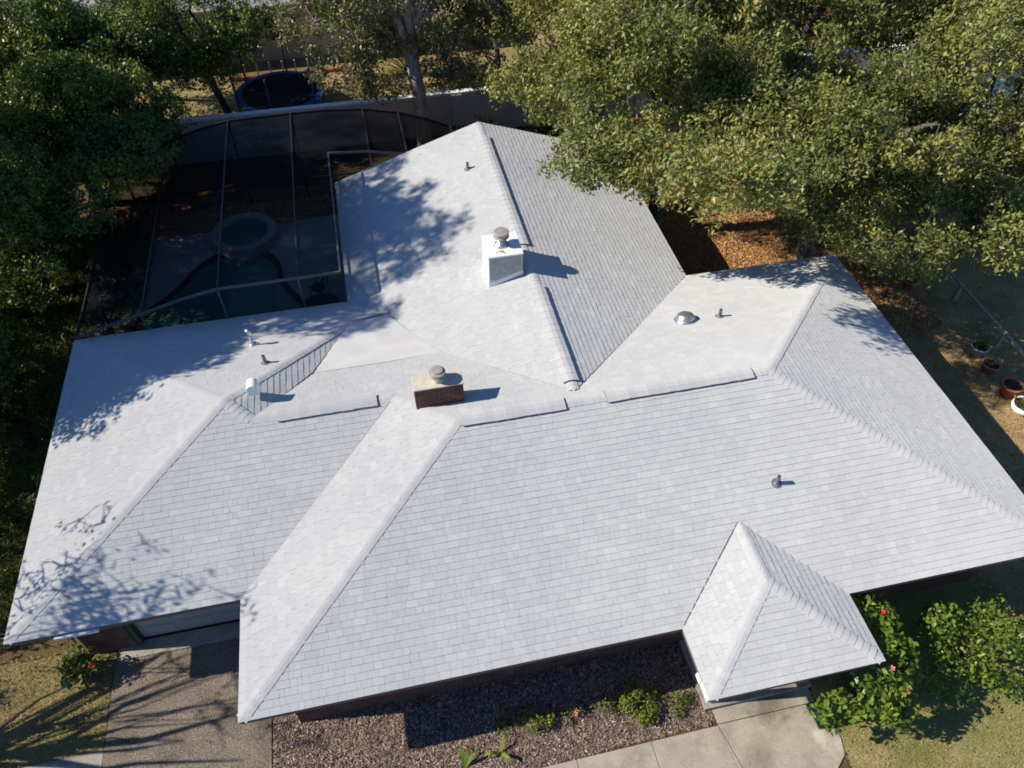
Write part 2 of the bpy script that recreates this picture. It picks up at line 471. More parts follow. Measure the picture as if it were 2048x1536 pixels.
def tree(base, crown, rad, label, seed, cat='tree', name='tree', group=None, nclump=34, cr=(0.9, 1.5), per=900, L=0.13, W=0.07,
         leafm='leaf', barkm='bark', tr=0.28, fork=None, nlimb=6, inner=0.45, flat=0.75, hollow=0.5, lean=(0, 0), extra=None, zmin=None, twigs=0, lt=1.0, boughs=None):
    rng = np.random.default_rng(seed)
    rnd = random.Random(seed)
    b = np.array(base, float); c = np.array(crown, float); rad = np.array(rad, float)
    t = thing(name, tuple(b), label, cat, group)
    cs = []
    tries = 0
    while len(cs) < nclump and tries < 6000:
        tries += 1
        d = unit(rng.normal(size=3))
        p = c + d * rad * rng.uniform(inner, 1.0)
        if zmin is not None and p[2] < zmin: continue
        if all(np.linalg.norm(p - q) > 0.62 * cr[0] for q in cs): cs.append(p)
    if extra: cs += [np.array(e, float) for e in extra]
    rs = rng.uniform(cr[0], cr[1], len(cs))
    P, rn = clump_leaves(cs, rs, per, L, W, rng, flat, hollow=hollow)
    rn = np.where(rn > .97, np.where(rng.random(len(rn)) < .35, rn, .85), rn)
    quads('crown', P, rn, M[leafm], t)
    mb = MB()
    fk = np.array(fork if fork is not None else (b + (c - b) * 0.45), float)
    mid = (b + fk) / 2 + np.array([rnd.uniform(-.12, .12), rnd.uniform(-.12, .12), 0])
    mb.tube([b - [0, 0, 0.2], b + [0, 0, 0.15], mid, fk], [tr * 1.5, tr * 1.15, tr * 0.92, tr * 0.8], 9)
    limbs = []
    for k in range(nlimb):
        a = 2 * math.pi * (k + rnd.uniform(-.3, .3)) / nlimb
        e = c + np.array([math.cos(a) * rad[0] * 0.62, math.sin(a) * rad[1] * 0.62, rad[2] * rnd.uniform(-.15, .55)])
        pts = []
        for i in range(6):
            s = i / 5
            p = fk * (1 - s) + e * s + np.array([0, 0, 0.28 * rad[2] * math.sin(s * math.pi) * (1 if e[2] > fk[2] else .2)])
            if 0 < i: p = p + rng.normal(size=3) * 0.13 * (i / 5 + .3)
            pts.append(p)
        mb.tube(pts, [lt * tr * (0.62 * (1 - i / 5) + 0.12) for i in range(6)], 7)
        limbs += [(pts[i], lt * tr * (0.62 * (1 - i / 5) + 0.12)) for i in range(1, 6)]
    for bp in boughs or []: mb.tube([q[:3] for q in bp], [q[3] for q in bp], 7)
    nodes = list(limbs)
    order = sorted(range(len(cs)), key=lambda i: min(np.linalg.norm(l[0] - cs[i]) for l in limbs))
    for i in order:
        p, r = cs[i], rs[i]
        q, qr = min(nodes, key=lambda l: np.linalg.norm(l[0] - p))
        dist = np.linalg.norm(q - p)
        m1 = q * .6 + p * .4 + rng.normal(size=3) * .12 * dist - [0, 0, .06 * dist]
        m2 = q * .25 + p * .75 + rng.normal(size=3) * .10 * dist
        r0 = min(qr * .6, .06)
        mb.tube([q, m1, m2, p], [r0, r0 * .75, r0 * .5, .012], 5, False)
        nodes.append((p, max(r0 * .7, .02)))
        for k in range(3 + twigs):
            e = p + unit(rng.normal(size=3)) * r * 0.9
            mb.tube([m2 * .6 + p * .4, (p + e) / 2 + rng.normal(size=3) * .06, e], [.02, .014, .006], 4, False)
    mb.build('trunk', M[barkm], t, True)
    return t

# ------------------------------------------------------------------ the ground and paving
tag(MB().poly([(-400, -400, 0), (400, -400, 0), (400, 400, 0), (-400, 400, 0)]).build('ground', M['ground']), kind='structure')

def wobble(pts, amp, seed, step=0.35):
    rnd = random.Random(seed)
    out = []
    for i, (x, y) in enumerate(pts):
        x2, y2 = pts[(i + 1) % len(pts)]
        n = max(1, int(math.hypot(x2 - x, y2 - y) / step))
        for k in range(n):
            s = k / n
            out.append((x + (x2 - x) * s + rnd.uniform(-amp, amp), y + (y2 - y) * s + rnd.uniform(-amp, amp)))
    return out
def sheet(name, pts, z, mat, kind='structure'):
    return tag(MB().poly([(x, y, z) for x, y in pts]).build(name, mat), kind=kind)

LAWN_R = wobble([(11.75, -0.6), (11.9, -2.4), (11.4, -6), (40, -6), (40, 0.9), (12.0, 0.9)], 0.05, 1)
LAWN_L = wobble([(-14, -6), (-3.44, -6), (-3.44, 3.3), (-14, 3.6)], 0.04, 2)
sheet('lawn', LAWN_R, 0.004, M['lawnR'])
sheet('dry_lawn', LAWN_L, 0.004, M['lawnL'])
sheet('mulch_bed', wobble([(0.06, 0.9), (0.06, -1.42), (9.46, -1.2), (9.46, 0.9)], 0.03, 3), 0.008, M['mulch'])
sheet('bark_bed', wobble([(12.3, 10), (12.3, 24), (20.5, 24), (21.2, 12), (18.5, 9.0), (17.4, 9.3)], 0.3, 4), 0.004, M['orange'])
sheet('side_lawn', wobble([(16.9, -0.5), (34, -0.5), (34, 15), (21.5, 14.5), (20.5, 10.5), (16.9, 9.2)], 0.2, 5), 0.008, M['sidelawn'])
sheet('back_yard', wobble([(-16, 24.3), (20, 24.3), (20, 33), (-16, 33)], 0.1, 6), 0.004, M['sand'])

# driveway with a lighter apron at the garage door, and the pavement beyond it
mb = MB().prism([(-3.43, -7), (0.045, -7), (0.045, 2.9), (-3.43, 2.9)], -0.1, 0.03)
tag(mb.build('driveway', M['aggregate'], bevel=0.01), kind='structure')
tag(MB().prism([(-3.40, 2.904), (0.62, 2.904), (0.62, 3.3), (-3.40, 3.3)], -0.1, 0.05).build('driveway_apron', M['concrete']), kind='structure')
tag(MB().prism([(-14, -0.35), (-3.436, -0.35), (-3.436, 0.95), (-14, 1.0)], -0.1, 0.028).build('pavement', M['concrete'], bevel=0.01), kind='structure')
# front walk: slabs with open joints
wk = MB()
wk.prism([(9.48, -1.27), (9.45, -0.44), (11.72, -0.44), (11.74, -1.27)], -0.1, 0.034)
wk.prism([(9.48, -1.285), (11.74, -1.285), (11.9, -1.55), (11.93, -2.1), (11.85, -2.42), (11.5, -2.7), (9.75, -2.7)], -0.1, 0.034)
for x in (7.95, 6.3, 4.65, 3.0, 1.35):
    wk.prism([(x + 0.006, -2.7), (x + 1.644, -2.7), (x + (1.644 if x < 7.9 else 1.51), -1.29 - 0.02 * (9.6 - x) / 3), (x + 0.006, -1.29 - 0.02 * (11.2 - x) / 3)], -0.1, 0.034)
wk.prism([(9.6, -2.7), (9.735, -2.7), (9.466, -1.29)], -0.1, 0.034)
tag(wk.build('front_walk', M['walk'], bevel=0.006), kind='structure')
# pool terrace
deck = MB().prism([(-5.9, 10.9), (2.9, 10.9), (2.9, 17.3), (7.3, 17.3), (7.3, 19.2), (1.9, 19.3), (-5.9, 19.6)], -0.1, 0.04)
tag(deck.build('pool_deck', M['deck']), kind='structure')
sheet('planting_bed', wobble([(-5.8, 19.3), (-1.0, 18.9), (2.2, 19.2), (7.4, 18.9), (7.4, 21.2), (-5.8, 21.4)], 0.05, 9), 0.062, M['orange'])
pool = [(-3.9, 12.3), (-2.6, 11.9), (-0.9, 12.0), (0.6, 12.1), (1.35, 12.7), (1.3, 13.9), (0.75, 14.8), (0.35, 15.6), (0.3, 16.6), (-0.3, 17.4), (-1.4, 17.5), (-2.3, 16.9), (-2.9, 15.7), (-3.8, 14.9), (-4.3, 13.6)]
def smooth(pts, it=3):
    for _ in range(it):
        q = []
        for i, (x, y) in enumerate(pts):
            x2, y2 = pts[(i + 1) % len(pts)]
            q += [(x * .75 + x2 * .25, y * .75 + y2 * .25), (x * .25 + x2 * .75, y * .25 + y2 * .75)]
        pts = q
    return pts
pool = smooth(pool)
cx = sum(p[0] for p in pool) / len(pool); cy = sum(p[1] for p in pool) / len(pool)
rim = [(cx + (x - cx) * 1.12, cy + (y - cy) * 1.11) for x, y in pool]
n = len(pool)
pt = thing('swimming_pool', (cx, cy, 0), 'dark green free-form swimming pool under the screen enclosure', 'pool')
cop = MB().add([(x, y, 0.075) for x, y in pool] + [(x, y, 0.075) for x, y in rim] + [(x, y, 0.0) for x, y in rim],
               [(i, (i + 1) % n, n + (i + 1) % n, n + i) for i in range(n)] + [(n + i, n + (i + 1) % n, 2 * n + (i + 1) % n, 2 * n + i) for i in range(n)])
cop.build('coping', M['bronze'], pt)
MB().poly([(x, y, 0.06) for x, y in pool]).build('water', M['water'], pt)
sp = thing('spa', (-0.75, 18.3, 0), 'round raised spa beside the back of the pool', 'spa')
MB().lathe((-0.75, 18.3, 0), [(1.15, 0.0), (1.15, 0.42), (0.85, 0.42), (0.85, 0.3)], 40, cap=False).build('rim', M['deck'], sp)
MB().lathe((-0.75, 18.3, 0), [(0.849, 0.3), (0.0001, 0.301)], 40).build('water', M['water'], sp)

# ------------------------------------------------------------------ the house
EZ = 2.45
xL, xD, xH, xJ = -4.619, 2.829, 12.69, 17.5
yB, yC, yF, yH, yM, hM = 2.532, 11.307, 17.508, 10.35, 4.865, 1.746
xM, xK, xP, yP, hP = 5.016, 12.373, -0.123, 6.803, 1.499
xF, hF = 7.797, 1.648
x1, x2, yp, xpr, ypa, hpr = 8.745, 12.356, -1.465, 10.55, 0.33, 0.628
PL = {'front': (0, hM / yM, 0), 'left': (hM / xM, 0, 0), 'back': (0, -hM / (yH - yM), hM / (yH - yM) * yH),
      'right': (-hM / (xJ - xK), 0, hM / (xJ - xK) * xJ), 'garage_front': (0, .351, -.351 * yB), 'garage_left': (.3334, 0, -.3334 * xL),
      'garage_back': (0, -.3328, .3328 * yC), 'wing_left': (.3317, 0, -.3317 * xD), 'wing_right': (-.3368, 0, .3368 * xH),
      'patch': (-.36, 0, 1.499 - .36 * .123), 'porch_left': (hpr / (xpr - x1), 0, -hpr / (xpr - x1) * x1),
      'porch_right': (-hpr / (x2 - xpr), 0, hpr / (x2 - xpr) * x2), 'porch_front': (0, hpr / (ypa - yp), -hpr / (ypa - yp) * yp)}
def zp(pl, x, y):
    a, b, c = PL[pl]
    return EZ + a * x + b * y + c
Pr = (0.46, 6.26); V = (3.72, 6.25); Q1 = (2.83, 9.95); Q3 = (1.806, 7.931); Q2 = (5.03, 8.02); Q1b = (3.86, 10.1)
ov = 0.03
FACES = [  # plane, convex plan polygon
    ('front', [(-ov, -ov), (xJ + ov, -ov), (xK, yM), (xM, yM)]),
    ('left', [(-ov, -ov), (xM, yM), V, (0 - ov, yB)]),
    ('back', [(xJ + ov, yH + ov), (xK, yM), (xM, yM), (xM, yH + ov)]),
    ('back', [(xM, yM), V, (V[0], yH), (xM, yH)]),
    ('back', [V, Pr, Q3, (2.9, yH), (V[0], yH)]),
    ('right', [(xJ + ov, -ov), (xJ + ov, yH + ov), (xK, yM)]),
    ('garage_front', [(xL - ov, yB - ov), (0, yB - ov), V, Pr, (xP, yP)]),
    ('garage_left', [(xL - ov, yB - ov), (xP, yP), (xL - ov, yC + ov)]),
    ('garage_back', [(xL - ov, yC + ov), (xP, yP), Q1, (3.75, 10.2), (xD, yC + ov)]),
    ('patch', [(xP, yP), Pr, Q3, Q1]),
    ('wing_left', [(xD - ov, yF + .02), (xF, yF + .02), (xF, 5.25), (xD - ov, yH)]),
    ('wing_right', [(xH + ov, yF + .02), (xF, yF + .02), (xF, 5.25), (xH + ov, yH - .02)]),
    ('porch_left', [(x1 - ov, yp - ov), (xpr, ypa), (xpr, 1.95), (x1 - ov, 0)]),
    ('porch_right', [(x2 + ov, yp - ov), (xpr, ypa), (xpr, 1.95), (x2 + ov, 0)]),
    ('porch_front', [(x1 - ov, yp - ov), (x2 + ov, yp - ov), (xpr, ypa)]),
]
house = thing('house', (7, 6, 0), 'low brick house with a light grey shingled hip roof filling the picture', 'house')

def clip(poly, a, b, c):        # keep a*u+b*v+c >= 0
    out = []
    for i, p in enumerate(poly):
        q = poly[(i + 1) % len(poly)]
        dp, dq = a * p[0] + b * p[1] + c, a * q[0] + b * q[1] + c
        if dp >= 0: out.append(p)
        if (dp >= 0) != (dq >= 0):
            s = dp / (dp - dq)
            out.append((p[0] + (q[0] - p[0]) * s, p[1] + (q[1] - p[1]) * s))
    return out

shing, felt = MB(), MB()
rs = random.Random(5)
EXPO = 0.145
for pl, plan in FACES:
    a, b, c = PL[pl]
    g = math.hypot(a, b); k = math.sqrt(1 + g * g)
    up = (a / g, b / g); al = (up[1], -up[0])
    P2 = [((x * al[0] + y * al[1]), (x * up[0] + y * up[1]) * k) for x, y in plan]
    ar = sum(P2[i][0] * P2[(i + 1) % len(P2)][1] - P2[(i + 1) % len(P2)][0] * P2[i][1] for i in range(len(P2)))
    if ar < 0: P2 = P2[::-1]
    nrm = Vector((-a / k, -b / k, 1 / k))
    def W(u, v, h):
        s = v / k
        x = u * al[0] + s * up[0]; y = u * al[1] + s * up[1]
        return Vector((x, y, EZ + a * x + b * y + c)) + nrm * h
    felt.poly([W(u, v, -0.004) for u, v in (P2 if True else P2)])
    v0 = min(p[1] for p in P2); v1 = max(p[1] for p in P2); u0 = min(p[0] for p in P2); u1 = max(p[0] for p in P2)
    row = 0
    v = v0
    while v < v1:
        strip = clip(clip(P2, 0, 1, -v), 0, -1, v + EXPO - 0.0022)
        if len(strip) >= 3:
            su0 = min(p[0] for p in strip); su1 = max(p[0] for p in strip)
            u = u0 - rs.uniform(0, 0.25)
            while u < su1:
                w = rs.choice((0.10, 0.14, 0.17, 0.2, 0.22, 0.24, 0.26, 0.3))
                if u + w > su0:
                    t = rs.choice((0.008, 0.0095, 0.0105, 0.0125)) * rs.uniform(0.95, 1.05)
                    q = clip(clip(strip, 1, 0, -(u + 0.0015)), -1, 0, u + w - 0.0015)
                    if len(q) >= 3:
                        sk = rs.uniform(-0.002, 0.002)
                        top = [W(pu, pv, max(0.001, (t + sk * (pu - u) / w) * (1 - 0.85 * (pv - v) / EXPO))) for pu, pv in q]
                        bot = [W(pu, pv, -0.003) for pu, pv in q]
                        m = len(q)
                        fs = [tuple(range(m))] + [(i, m + i, m + (i + 1) % m, (i + 1) % m) for i in range(m)]
                        shing.add(top + bot, fs)
                u += w
        v += EXPO
        row += 1
roof = shing.build('roof', M['shingle'], house)
felt.build('roof_deck', M['underlay'], roof)

# flat membrane in the pocket between the roofs
def w3(x, y, z): return (x, y, EZ + z)
mem = MB()
mem.add([w3(*Q1, .462), w3(*Q1b, .41), w3(4.45, 9.05, .555), w3(5.06, 8.0, .762), w3(3.4, 7.93, .788), w3(*Q3, .786), w3(2.3, 8.9, .626)],
        [(0, 1, 2, 6), (6, 2, 3, 4, 5)])
mem.build('flat_roof', M['membrane'], roof)

# hip and ridge caps
def capline(mb, p0, p1, plA, plB, hw=0.13, lift=0.007, expo=0.145, seed=1):
    r = random.Random(seed)
    p0, p1 = Vector(p0), Vector(p1)
    L = (p1 - p0).length
    d = (p1 - p0) / L
    sides = []
    for pl in (plA, plB):
        a, b, c = PL[pl]
        n = Vector((-a, -b, 1)).normalized()
        s = n.cross(d).normalized()
        sides.append((n, s))
    if sides[0][1].dot(sides[1][1]) > 0: sides[1] = (sides[1][0], -sides[1][1])
    # make each side run down its own plane, away from the other
    for i in (0, 1):
        n, s = sides[i]
        on = sides[1 - i][0]
        if on.dot(s) > 0: s = -s
        sides[i] = (n, s)
    nm = (sides[0][0] + sides[1][0]).normalized()
    s = 0.03 if p0.z < EZ + 0.05 else 0.0
    first = s > 0
    while s < L - 0.02:
        e = min(s + expo + 0.05, L)
        vs = []
        tt = r.uniform(0.8, 1.25)
        for q, h in ((s, 0.006 if first else lift * tt + 0.012), (e, lift * 0.5 + 0.006)):
            c = p0 + d * q
            w = hw * r.uniform(0.96, 1.04)
            for (n, sd), ks in ((sides[0], (1.0, 0.28)), (sides[1], (0.28, 1.0))):
                for kk in ks:
                    vs.append(c + sd * (w * kk) + n * h)
        o = vs
        base = [v - nm * (0.005 if first else 0.02) for v in vs]
        fs = []
        for i in range(3): fs.append((i, i + 1, 4 + i + 1, 4 + i))
        for i in range(3): fs.append((8 + i, 8 + i + 1, i + 1, i))
        fs.append((0, 4, 12, 8)); fs.append((3, 11, 15, 7))
        mb.add(vs + base, fs)
        s += expo
        first = False
def E3(x, y, z): return (x, y, EZ + z)
lines = [((0, 0, 0), (xM, yM, hM), 'front', 'left'), ((xJ, 0, 0), (xK, yM, hM), 'front', 'right'), ((xJ, yH, 0), (xK, yM, hM), 'back', 'right'),
         ((xL, yB, 0), (xP, yP, hP), 'garage_front', 'garage_left'), ((xL, yC, 0), (xP, yP, hP), 'garage_left', 'garage_back'),
         ((Q1[0], Q1[1], .455), (xP, yP, hP), 'garage_back', 'patch'), ((Pr[0], Pr[1], 1.305), (xP, yP, hP), 'patch', 'garage_front'),
         ((V[0], V[1], 1.305), (xM, yM, hM), 'left', 'back'),
         ((x1, yp, 0), (xpr, ypa, hpr), 'porch_front', 'porch_left'), ((x2, yp, 0), (xpr, ypa, hpr), 'porch_front', 'porch_right'),
         ((xpr, 1.78, hpr), (xpr, ypa, hpr), 'porch_left', 'porch_right'),
         ((xM, yM, hM), (xK, yM, hM), 'front', 'back'), ((Pr[0], Pr[1], 1.305), (V[0], V[1], 1.305), 'garage_front', 'back'),
         ((xF, 5.3, hF), (xF, yF, hF), 'wing_left', 'wing_right')]
for i, (a, b, p, q) in enumerate(lines):
    mb = MB(); capline(mb, E3(*a), E3(*b), p, q, seed=i)
    mb.build('hip_cap' if i < 10 else 'ridge_cap', M['shingle'], roof)
def ridge_vent(a, b, plA, plB, hw=0.175, h=0.055, seed=3):
    a, b = Vector(E3(*a)), Vector(E3(*b))
    d = (b - a).normalized()
    base = MB()
    prof = []
    for pl in (plA, plB):
        n = Vector((-PL[pl][0], -PL[pl][1], 1)).normalized()
        s = n.cross(d).normalized()
        if s.z > 0: s = -s
        prof.append((n, s))
    cross = lambda c: [c + prof[0][1] * hw + prof[0][0] * 0.0, c + prof[0][1] * hw + prof[0][0] * (h - .012), c + Vector((0, 0, h * .8)),
                       c + prof[1][1] * hw + prof[1][0] * (h - .012), c + prof[1][1] * hw + prof[1][0] * 0.0]
    vs = cross(a) + cross(b)
    base.add(vs, [(0, 1, 6, 5), (1, 2, 7, 6), (2, 3, 8, 7), (3, 4, 9, 8), (0, 4, 3, 2, 1), (5, 6, 7, 8, 9)])
    o = base.build('ridge_vent', M['underlay'], roof)
    mb = MB()
    up = Vector((0, 0, h))
    capline(mb, a + up, b + up, plA, plB, hw=hw + 0.016, lift=0.004, expo=0.24, seed=seed)
    mb.build('ridge_vent_cap', M['shingle'], roof)
ridge_vent((1.05, 6.25, 1.305), (3.32, 6.25, 1.305), 'garage_front', 'back', seed=21)
ridge_vent((5.12, yM, hM), (7.45, yM, hM), 'front', 'back', seed=22)
ridge_vent((8.42, yM, hM), (11.95, yM, hM), 'front', 'back', seed=23)
ridge_vent((xF, 5.55, hF), (xF, 9.0, hF), 'wing_left', 'wing_right', seed=24)
ridge_vent((xF, 10.75, hF), (xF, 16.6, hF), 'wing_left', 'wing_right', seed=25)

for (ax, ay, p), (bx_, by_, q) in (((xH - .02, yH - .02, 'back'), (xF + .1, 5.45, 'back')), ((x1 + .02, .02, 'front'), (xpr - .03, 1.74, 'front'))):
    MB().beam((ax, ay, zp(p, ax, ay) + .004), (bx_, by_, zp(q, bx_, by_) + .006), .022, .012).build('valley_seam', M['underlay'], roof)
# fascia boards under every eave
fa = MB()
eaves = [((0, 0), (x1, 0)), ((x2, 0), (xJ, 0)), ((xJ, 0), (xJ, yH)), ((xJ, yH), (xH, yH)), ((xH, yH), (xH, yF)), ((xD, yF), (xD, yC)), ((xD, yC), (xL, yC)),
         ((xL, yC), (xL, yB)), ((xL, yB), (0, yB)), ((0, yB), (0, 0)), ((x1, 0), (x1, yp)), ((x1, yp), (x2, yp)), ((x2, yp), (x2, 0))]
for (ax, ay), (bx_, by_) in eaves:
    L = math.hypot(bx_ - ax, by_ - ay); ux, uy = (bx_ - ax) / L, (by_ - ay) / L
    fa.beam((ax, ay, EZ - 0.085), (bx_, by_, EZ - 0.085), 0.035, 0.15)
fa.beam((xD, yF, EZ - 0.09), (xF, yF, EZ + hF - 0.09), 0.035, 0.16)
fa.beam((xH, yF, EZ - 0.09), (xF, yF, EZ + hF - 0.09), 0.035, 0.16)
fa.build('fascia', M['fascia'], roof)
so = MB()
for r_ in [(0.02, xJ - .02, 0.02, yH - .02), (xL + .02, 0.018, yB + .02, yC - .02), (0.022, xD - .02, yH - .018, yC - .02), (xD + .02, xH - .02, yH - .016, yF - .02)]:
    so.poly([(r_[0], r_[2], EZ - 0.15), (r_[1], r_[2], EZ - 0.15), (r_[1], r_[3], EZ - 0.15), (r_[0], r_[3], EZ - 0.15)])
so.poly([(x1 + .02, yp + .02, EZ - .15), (x2 - .02, yp + .02, EZ - .15), (x2 - .02, 0.018, EZ - .15), (x1 + .02, 0.018, EZ - .15)])
so.build('soffit', M['white'], roof)
# gutter remnant / drip edge on the garage corner
MB().beam((xL + 0.9, yB - 0.05, EZ - 0.11), (xL + 1.75, yB - 0.05, EZ - 0.11), 0.07, 0.06).build('gutter', M['white'], roof)

MB().bx(x1 - .055, x1 - .02, yp - .01, yp + .34, EZ - .16, EZ - .03).bx(x1 - .06, x1 - .021, yp + .36, yp + .55, EZ - .19, EZ - .07).build('eave_trim', M['white'], roof)
# walls
o_ = 0.66
wall_plan = [(o_, o_), (xJ - o_, o_), (xJ - o_, yH - o_), (xH - o_, yH - o_), (xH - o_, yF - .5), (xD + o_, yF - .5), (xD + o_, yC - o_), (xL + o_, yC - o_),
             (xL + o_, yB + o_), (-2.95, yB + o_), (-2.95, yB + o_ + 0.22), (o_, yB + o_ + 0.22)]
wl = MB()
n = len(wall_plan)
for i in range(n):
    (ax, ay), (bx_, by_) = wall_plan[i], wall_plan[(i + 1) % n]
    wl.add([(ax, ay, 0), (bx_, by_, 0), (bx_, by_, EZ - .151), (ax, ay, EZ - .151)], [(0, 1, 2, 3)])
wl.add([(xD + o_, yF - .5, EZ - .151), (xH - o_, yF - .5, EZ - .151), (xF, yF - .5, EZ + hF - .25)], [(0, 1, 2)])
wl.build('wall', M['brick'], house)
gd = MB()
for i in range(4):
    gd.bx(-2.83, 0.60, yB + o_ + 0.17, yB + o_ + 0.21, 0.06 + i * 0.53, 0.06 + i * 0.53 + 0.515)
    for k in range(4):
        gd.bx(-2.72 + k * 0.84, -2.72 + k * 0.84 + 0.68, yB + o_ + 0.155, yB + o_ + 0.17, 0.13 + i * 0.53, 0.06 + i * 0.53 + 0.44)
gd.build('garage_door', M['dooor'], house)
MB().bx(-2.95, -2.84, yB + o_ + 0.02, yB + o_ + 0.215, 0.05, 2.29).build('door_jamb', M['jamb'], house)
for X in (3.0, 6.2, 14.6):
    w = MB()
    w.bx(X - .75, X + .75, o_ - .05, o_ - .003, 0.75, 0.83); w.bx(X - .75, X + .75, o_ - .05, o_ - .003, 2.05, 2.13)
    w.bx(X - .75, X - .68, o_ - .05, o_ - .003, 0.83, 2.05); w.bx(X + .68, X + .75, o_ - .05, o_ - .003, 0.83, 2.05); w.bx(X - .03, X + .03, o_ - .05, o_ - .003, 0.83, 2.05)
    wo_ = w.build('window', M['white'], house)
    MB().bx(X - .68, X + .68, o_ - .02, o_ - .006, 0.83, 2.05).build('pane', M['glass'], wo_)
MB().bx(x1 + .55, x2 - .55, -0.95, 0.64, 0.0, 0.14).build('porch_floor', M['concrete'], house)
for X in (x1 + 0.75, x2 - 0.75):
    pc = MB().bx(X - .09, X + .09, -0.86, -0.68, 0.18, EZ - .152).build('porch_column', M['white'], house, bevel=.01)
    MB().bx(X - .12, X + .12, -0.89, -0.65, 0.0, 0.12).build('plinth', M['white'], pc)
MB().bx(10.1, 11.1, o_ - .06, o_ - .004, 0.15, 2.2).build('front_door', M['jamb'], house)

# brick chimney
bc = MB()
bx0, bx1, by0, by1, bz = 4.185, 5.285, 5.59, 6.03, 4.55
bc.bx(bx0, bx1, by0, by1, 3.4, bz)
ch = bc.build('brick_chimney', M['brick'], house)
MB().bx(bx0 - .012, bx1 + .012, by0 - .012, by1 + .012, bz, bz + .03).build('chimney_crown', M['crownc'], ch, bevel=.01)
fx, fy = 4.75, 5.80
MB().lathe((fx, fy, bz + .03), [(0.0001, 0), (0.13, 0.0), (0.12, 0.16), (0.0001, 0.17)], 20).build('flue', M['crownc'], ch)
MB().lathe((fx, fy, bz + .2), [(0.0001, -0.02), (0.16, -0.02), (0.19, 0.0), (0.19, 0.012), (0.17, 0.02), (0.17, 0.09), (0.19, 0.1), (0.185, 0.115), (0.13, 0.13), (0.12, 0.16), (0.0001, 0.165)], 28).build('flue_cap', M['cap'], ch)
# sheet metal chimney
mx0, mx1, my0, my1, mz = 6.64, 7.555, 9.63, 10.56, 4.70
mc = MB().bx(mx0, mx1, my0, my1, 3.5, mz).build('metal_chimney', M['pan'], house, bevel=.012)
mp_ = MB().bx(mx0 - .015, mx1 + .015, my0 - .015, my1 + .015, mz, mz + .03).build('chimney_pan', M['pan'], mc)
MB().bx(mx0 + .03, mx1 - .02, my0 - .006, my0 - .001, 3.95, mz - .03).build('shaded_front', M['shaded_front'], mc)  # front overlay: the face's shade is put into its darker grey
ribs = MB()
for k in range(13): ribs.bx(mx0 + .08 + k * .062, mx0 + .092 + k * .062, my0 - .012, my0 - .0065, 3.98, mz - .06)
ribs.build('shaded_front_rib', M['shaded_front'], mc)
MB().add([(mx0 - .01, my0 - .03, zp('wing_left', mx0, my0) + .03), (mx1 + .01, my0 - .03, zp('wing_left', mx1, my0) + .03), (mx1 + .01, my0 - .012, zp('wing_left', mx1, my0) + .16), (mx0 - .01, my0 - .012, zp('wing_left', mx0, my0) + .16)], [(0, 1, 2, 3)]).build('flashing', M['pan'], mc)
fx, fy = 7.08, 10.1
MB().lathe((fx, fy, mz + .03), [(0.2, 0.0), (0.17, .05), (0.125, 0.06), (0.12, 0.34), (0.0001, 0.35)], 24).build('flue', M['galv'], mc, True)
MB().lathe((fx, fy, mz + .30), [(0.0001, -0.01), (0.17, -0.01), (0.205, 0.0), (0.205, 0.015), (0.175, 0.02), (0.175, 0.12), (0.205, 0.125), (0.205, 0.14), (0.18, 0.155), (0.0001, 0.175)], 28).build('flue_cap', M['cap'], mc)
rb = MB()
for dx, dy, s in ((-.03, -.3, .07), (-.1, -.27, .05), (.03, -.37, .035), (-.17, -.31, .03)):
    pts = [(fx + dx + s * random.uniform(.6, 1.1) * math.cos(a * .7), fy + dy + s * random.uniform(.4, .9) * math.sin(a * .7), mz + .033) for a in range(9)]
    rb.poly(pts)
rb.build('rust_stain', M['rust'], mc)

# pipes and vents on the slopes
def vent_pipe(x, y, pl, h, r=0.045, m='lead', label=None):
    z = zp(pl, x, y)
    mb = MB()
    a, b, c = PL[pl]
    mb.lathe((x, y, z), [(r * 2.2, -0.02), (r * 1.5, 0.03), (r, 0.05), (r, h), (r * .75, h), (r * .75, h - .05)], 14)
    nrm = Vector((-a, -b, 1)).normalized()
    mb.lathe((x, y, z + .014), [(r * 2.6, 0.0), (r * 2.5, 0.006), (0.001, 0.007)], 16, axis=nrm)
    o = mb.build('vent_pipe', M[m], house, False)
    if label: o['label'] = label
vent_pipe(7.03, 15.19, 'wing_left', 0.24)
vent_pipe(0.71, 8.32, 'garage_back', 0.26)
vent_pipe(12.48, 7.665, 'back', 0.25)
vent_pipe(11.64, 2.362, 'front', 0.28)
# tall white pipe with an elbow
z = zp('garage_back', .31, 9.43)
ep = MB().lathe((.31, 9.43, z), [(.13, 0.02), (.09, .06), (.038, .09), (.038, .36)], 14)
ep.tube([(.31, 9.43, z + .33), (.31, 9.43, z + .42), (.29, 9.44, z + .5), (.24, 9.46, z + .5)], [.05, .058, .058, .055], 12)
ep.build('exhaust_pipe', M['galv'], house, True)
# white hooded vent
vx, vy = .545, 7.02
z = zp('garage_back', vx, vy) - .02
hd = MB()
hp_, hr_ = [], 0.13
N = 10
prof = [(-hr_, 0)] + [(-hr_ * math.cos(math.pi * i / N), 0.20 + hr_ * .9 * math.sin(math.pi * i / N)) for i in range(N + 1)] + [(hr_, 0)]
k = len(prof)
hd.add([(vx + a, vy - .14, z + b) for a, b in prof] + [(vx + a, vy + .14, z + b) for a, b in prof],
       [(i, i + 1, k + i + 1, k + i) for i in range(k - 1)] + [tuple(range(k))[::-1], tuple(range(k, 2 * k))])
hd.build('roof_vent', M['white'], house, bevel=.012)
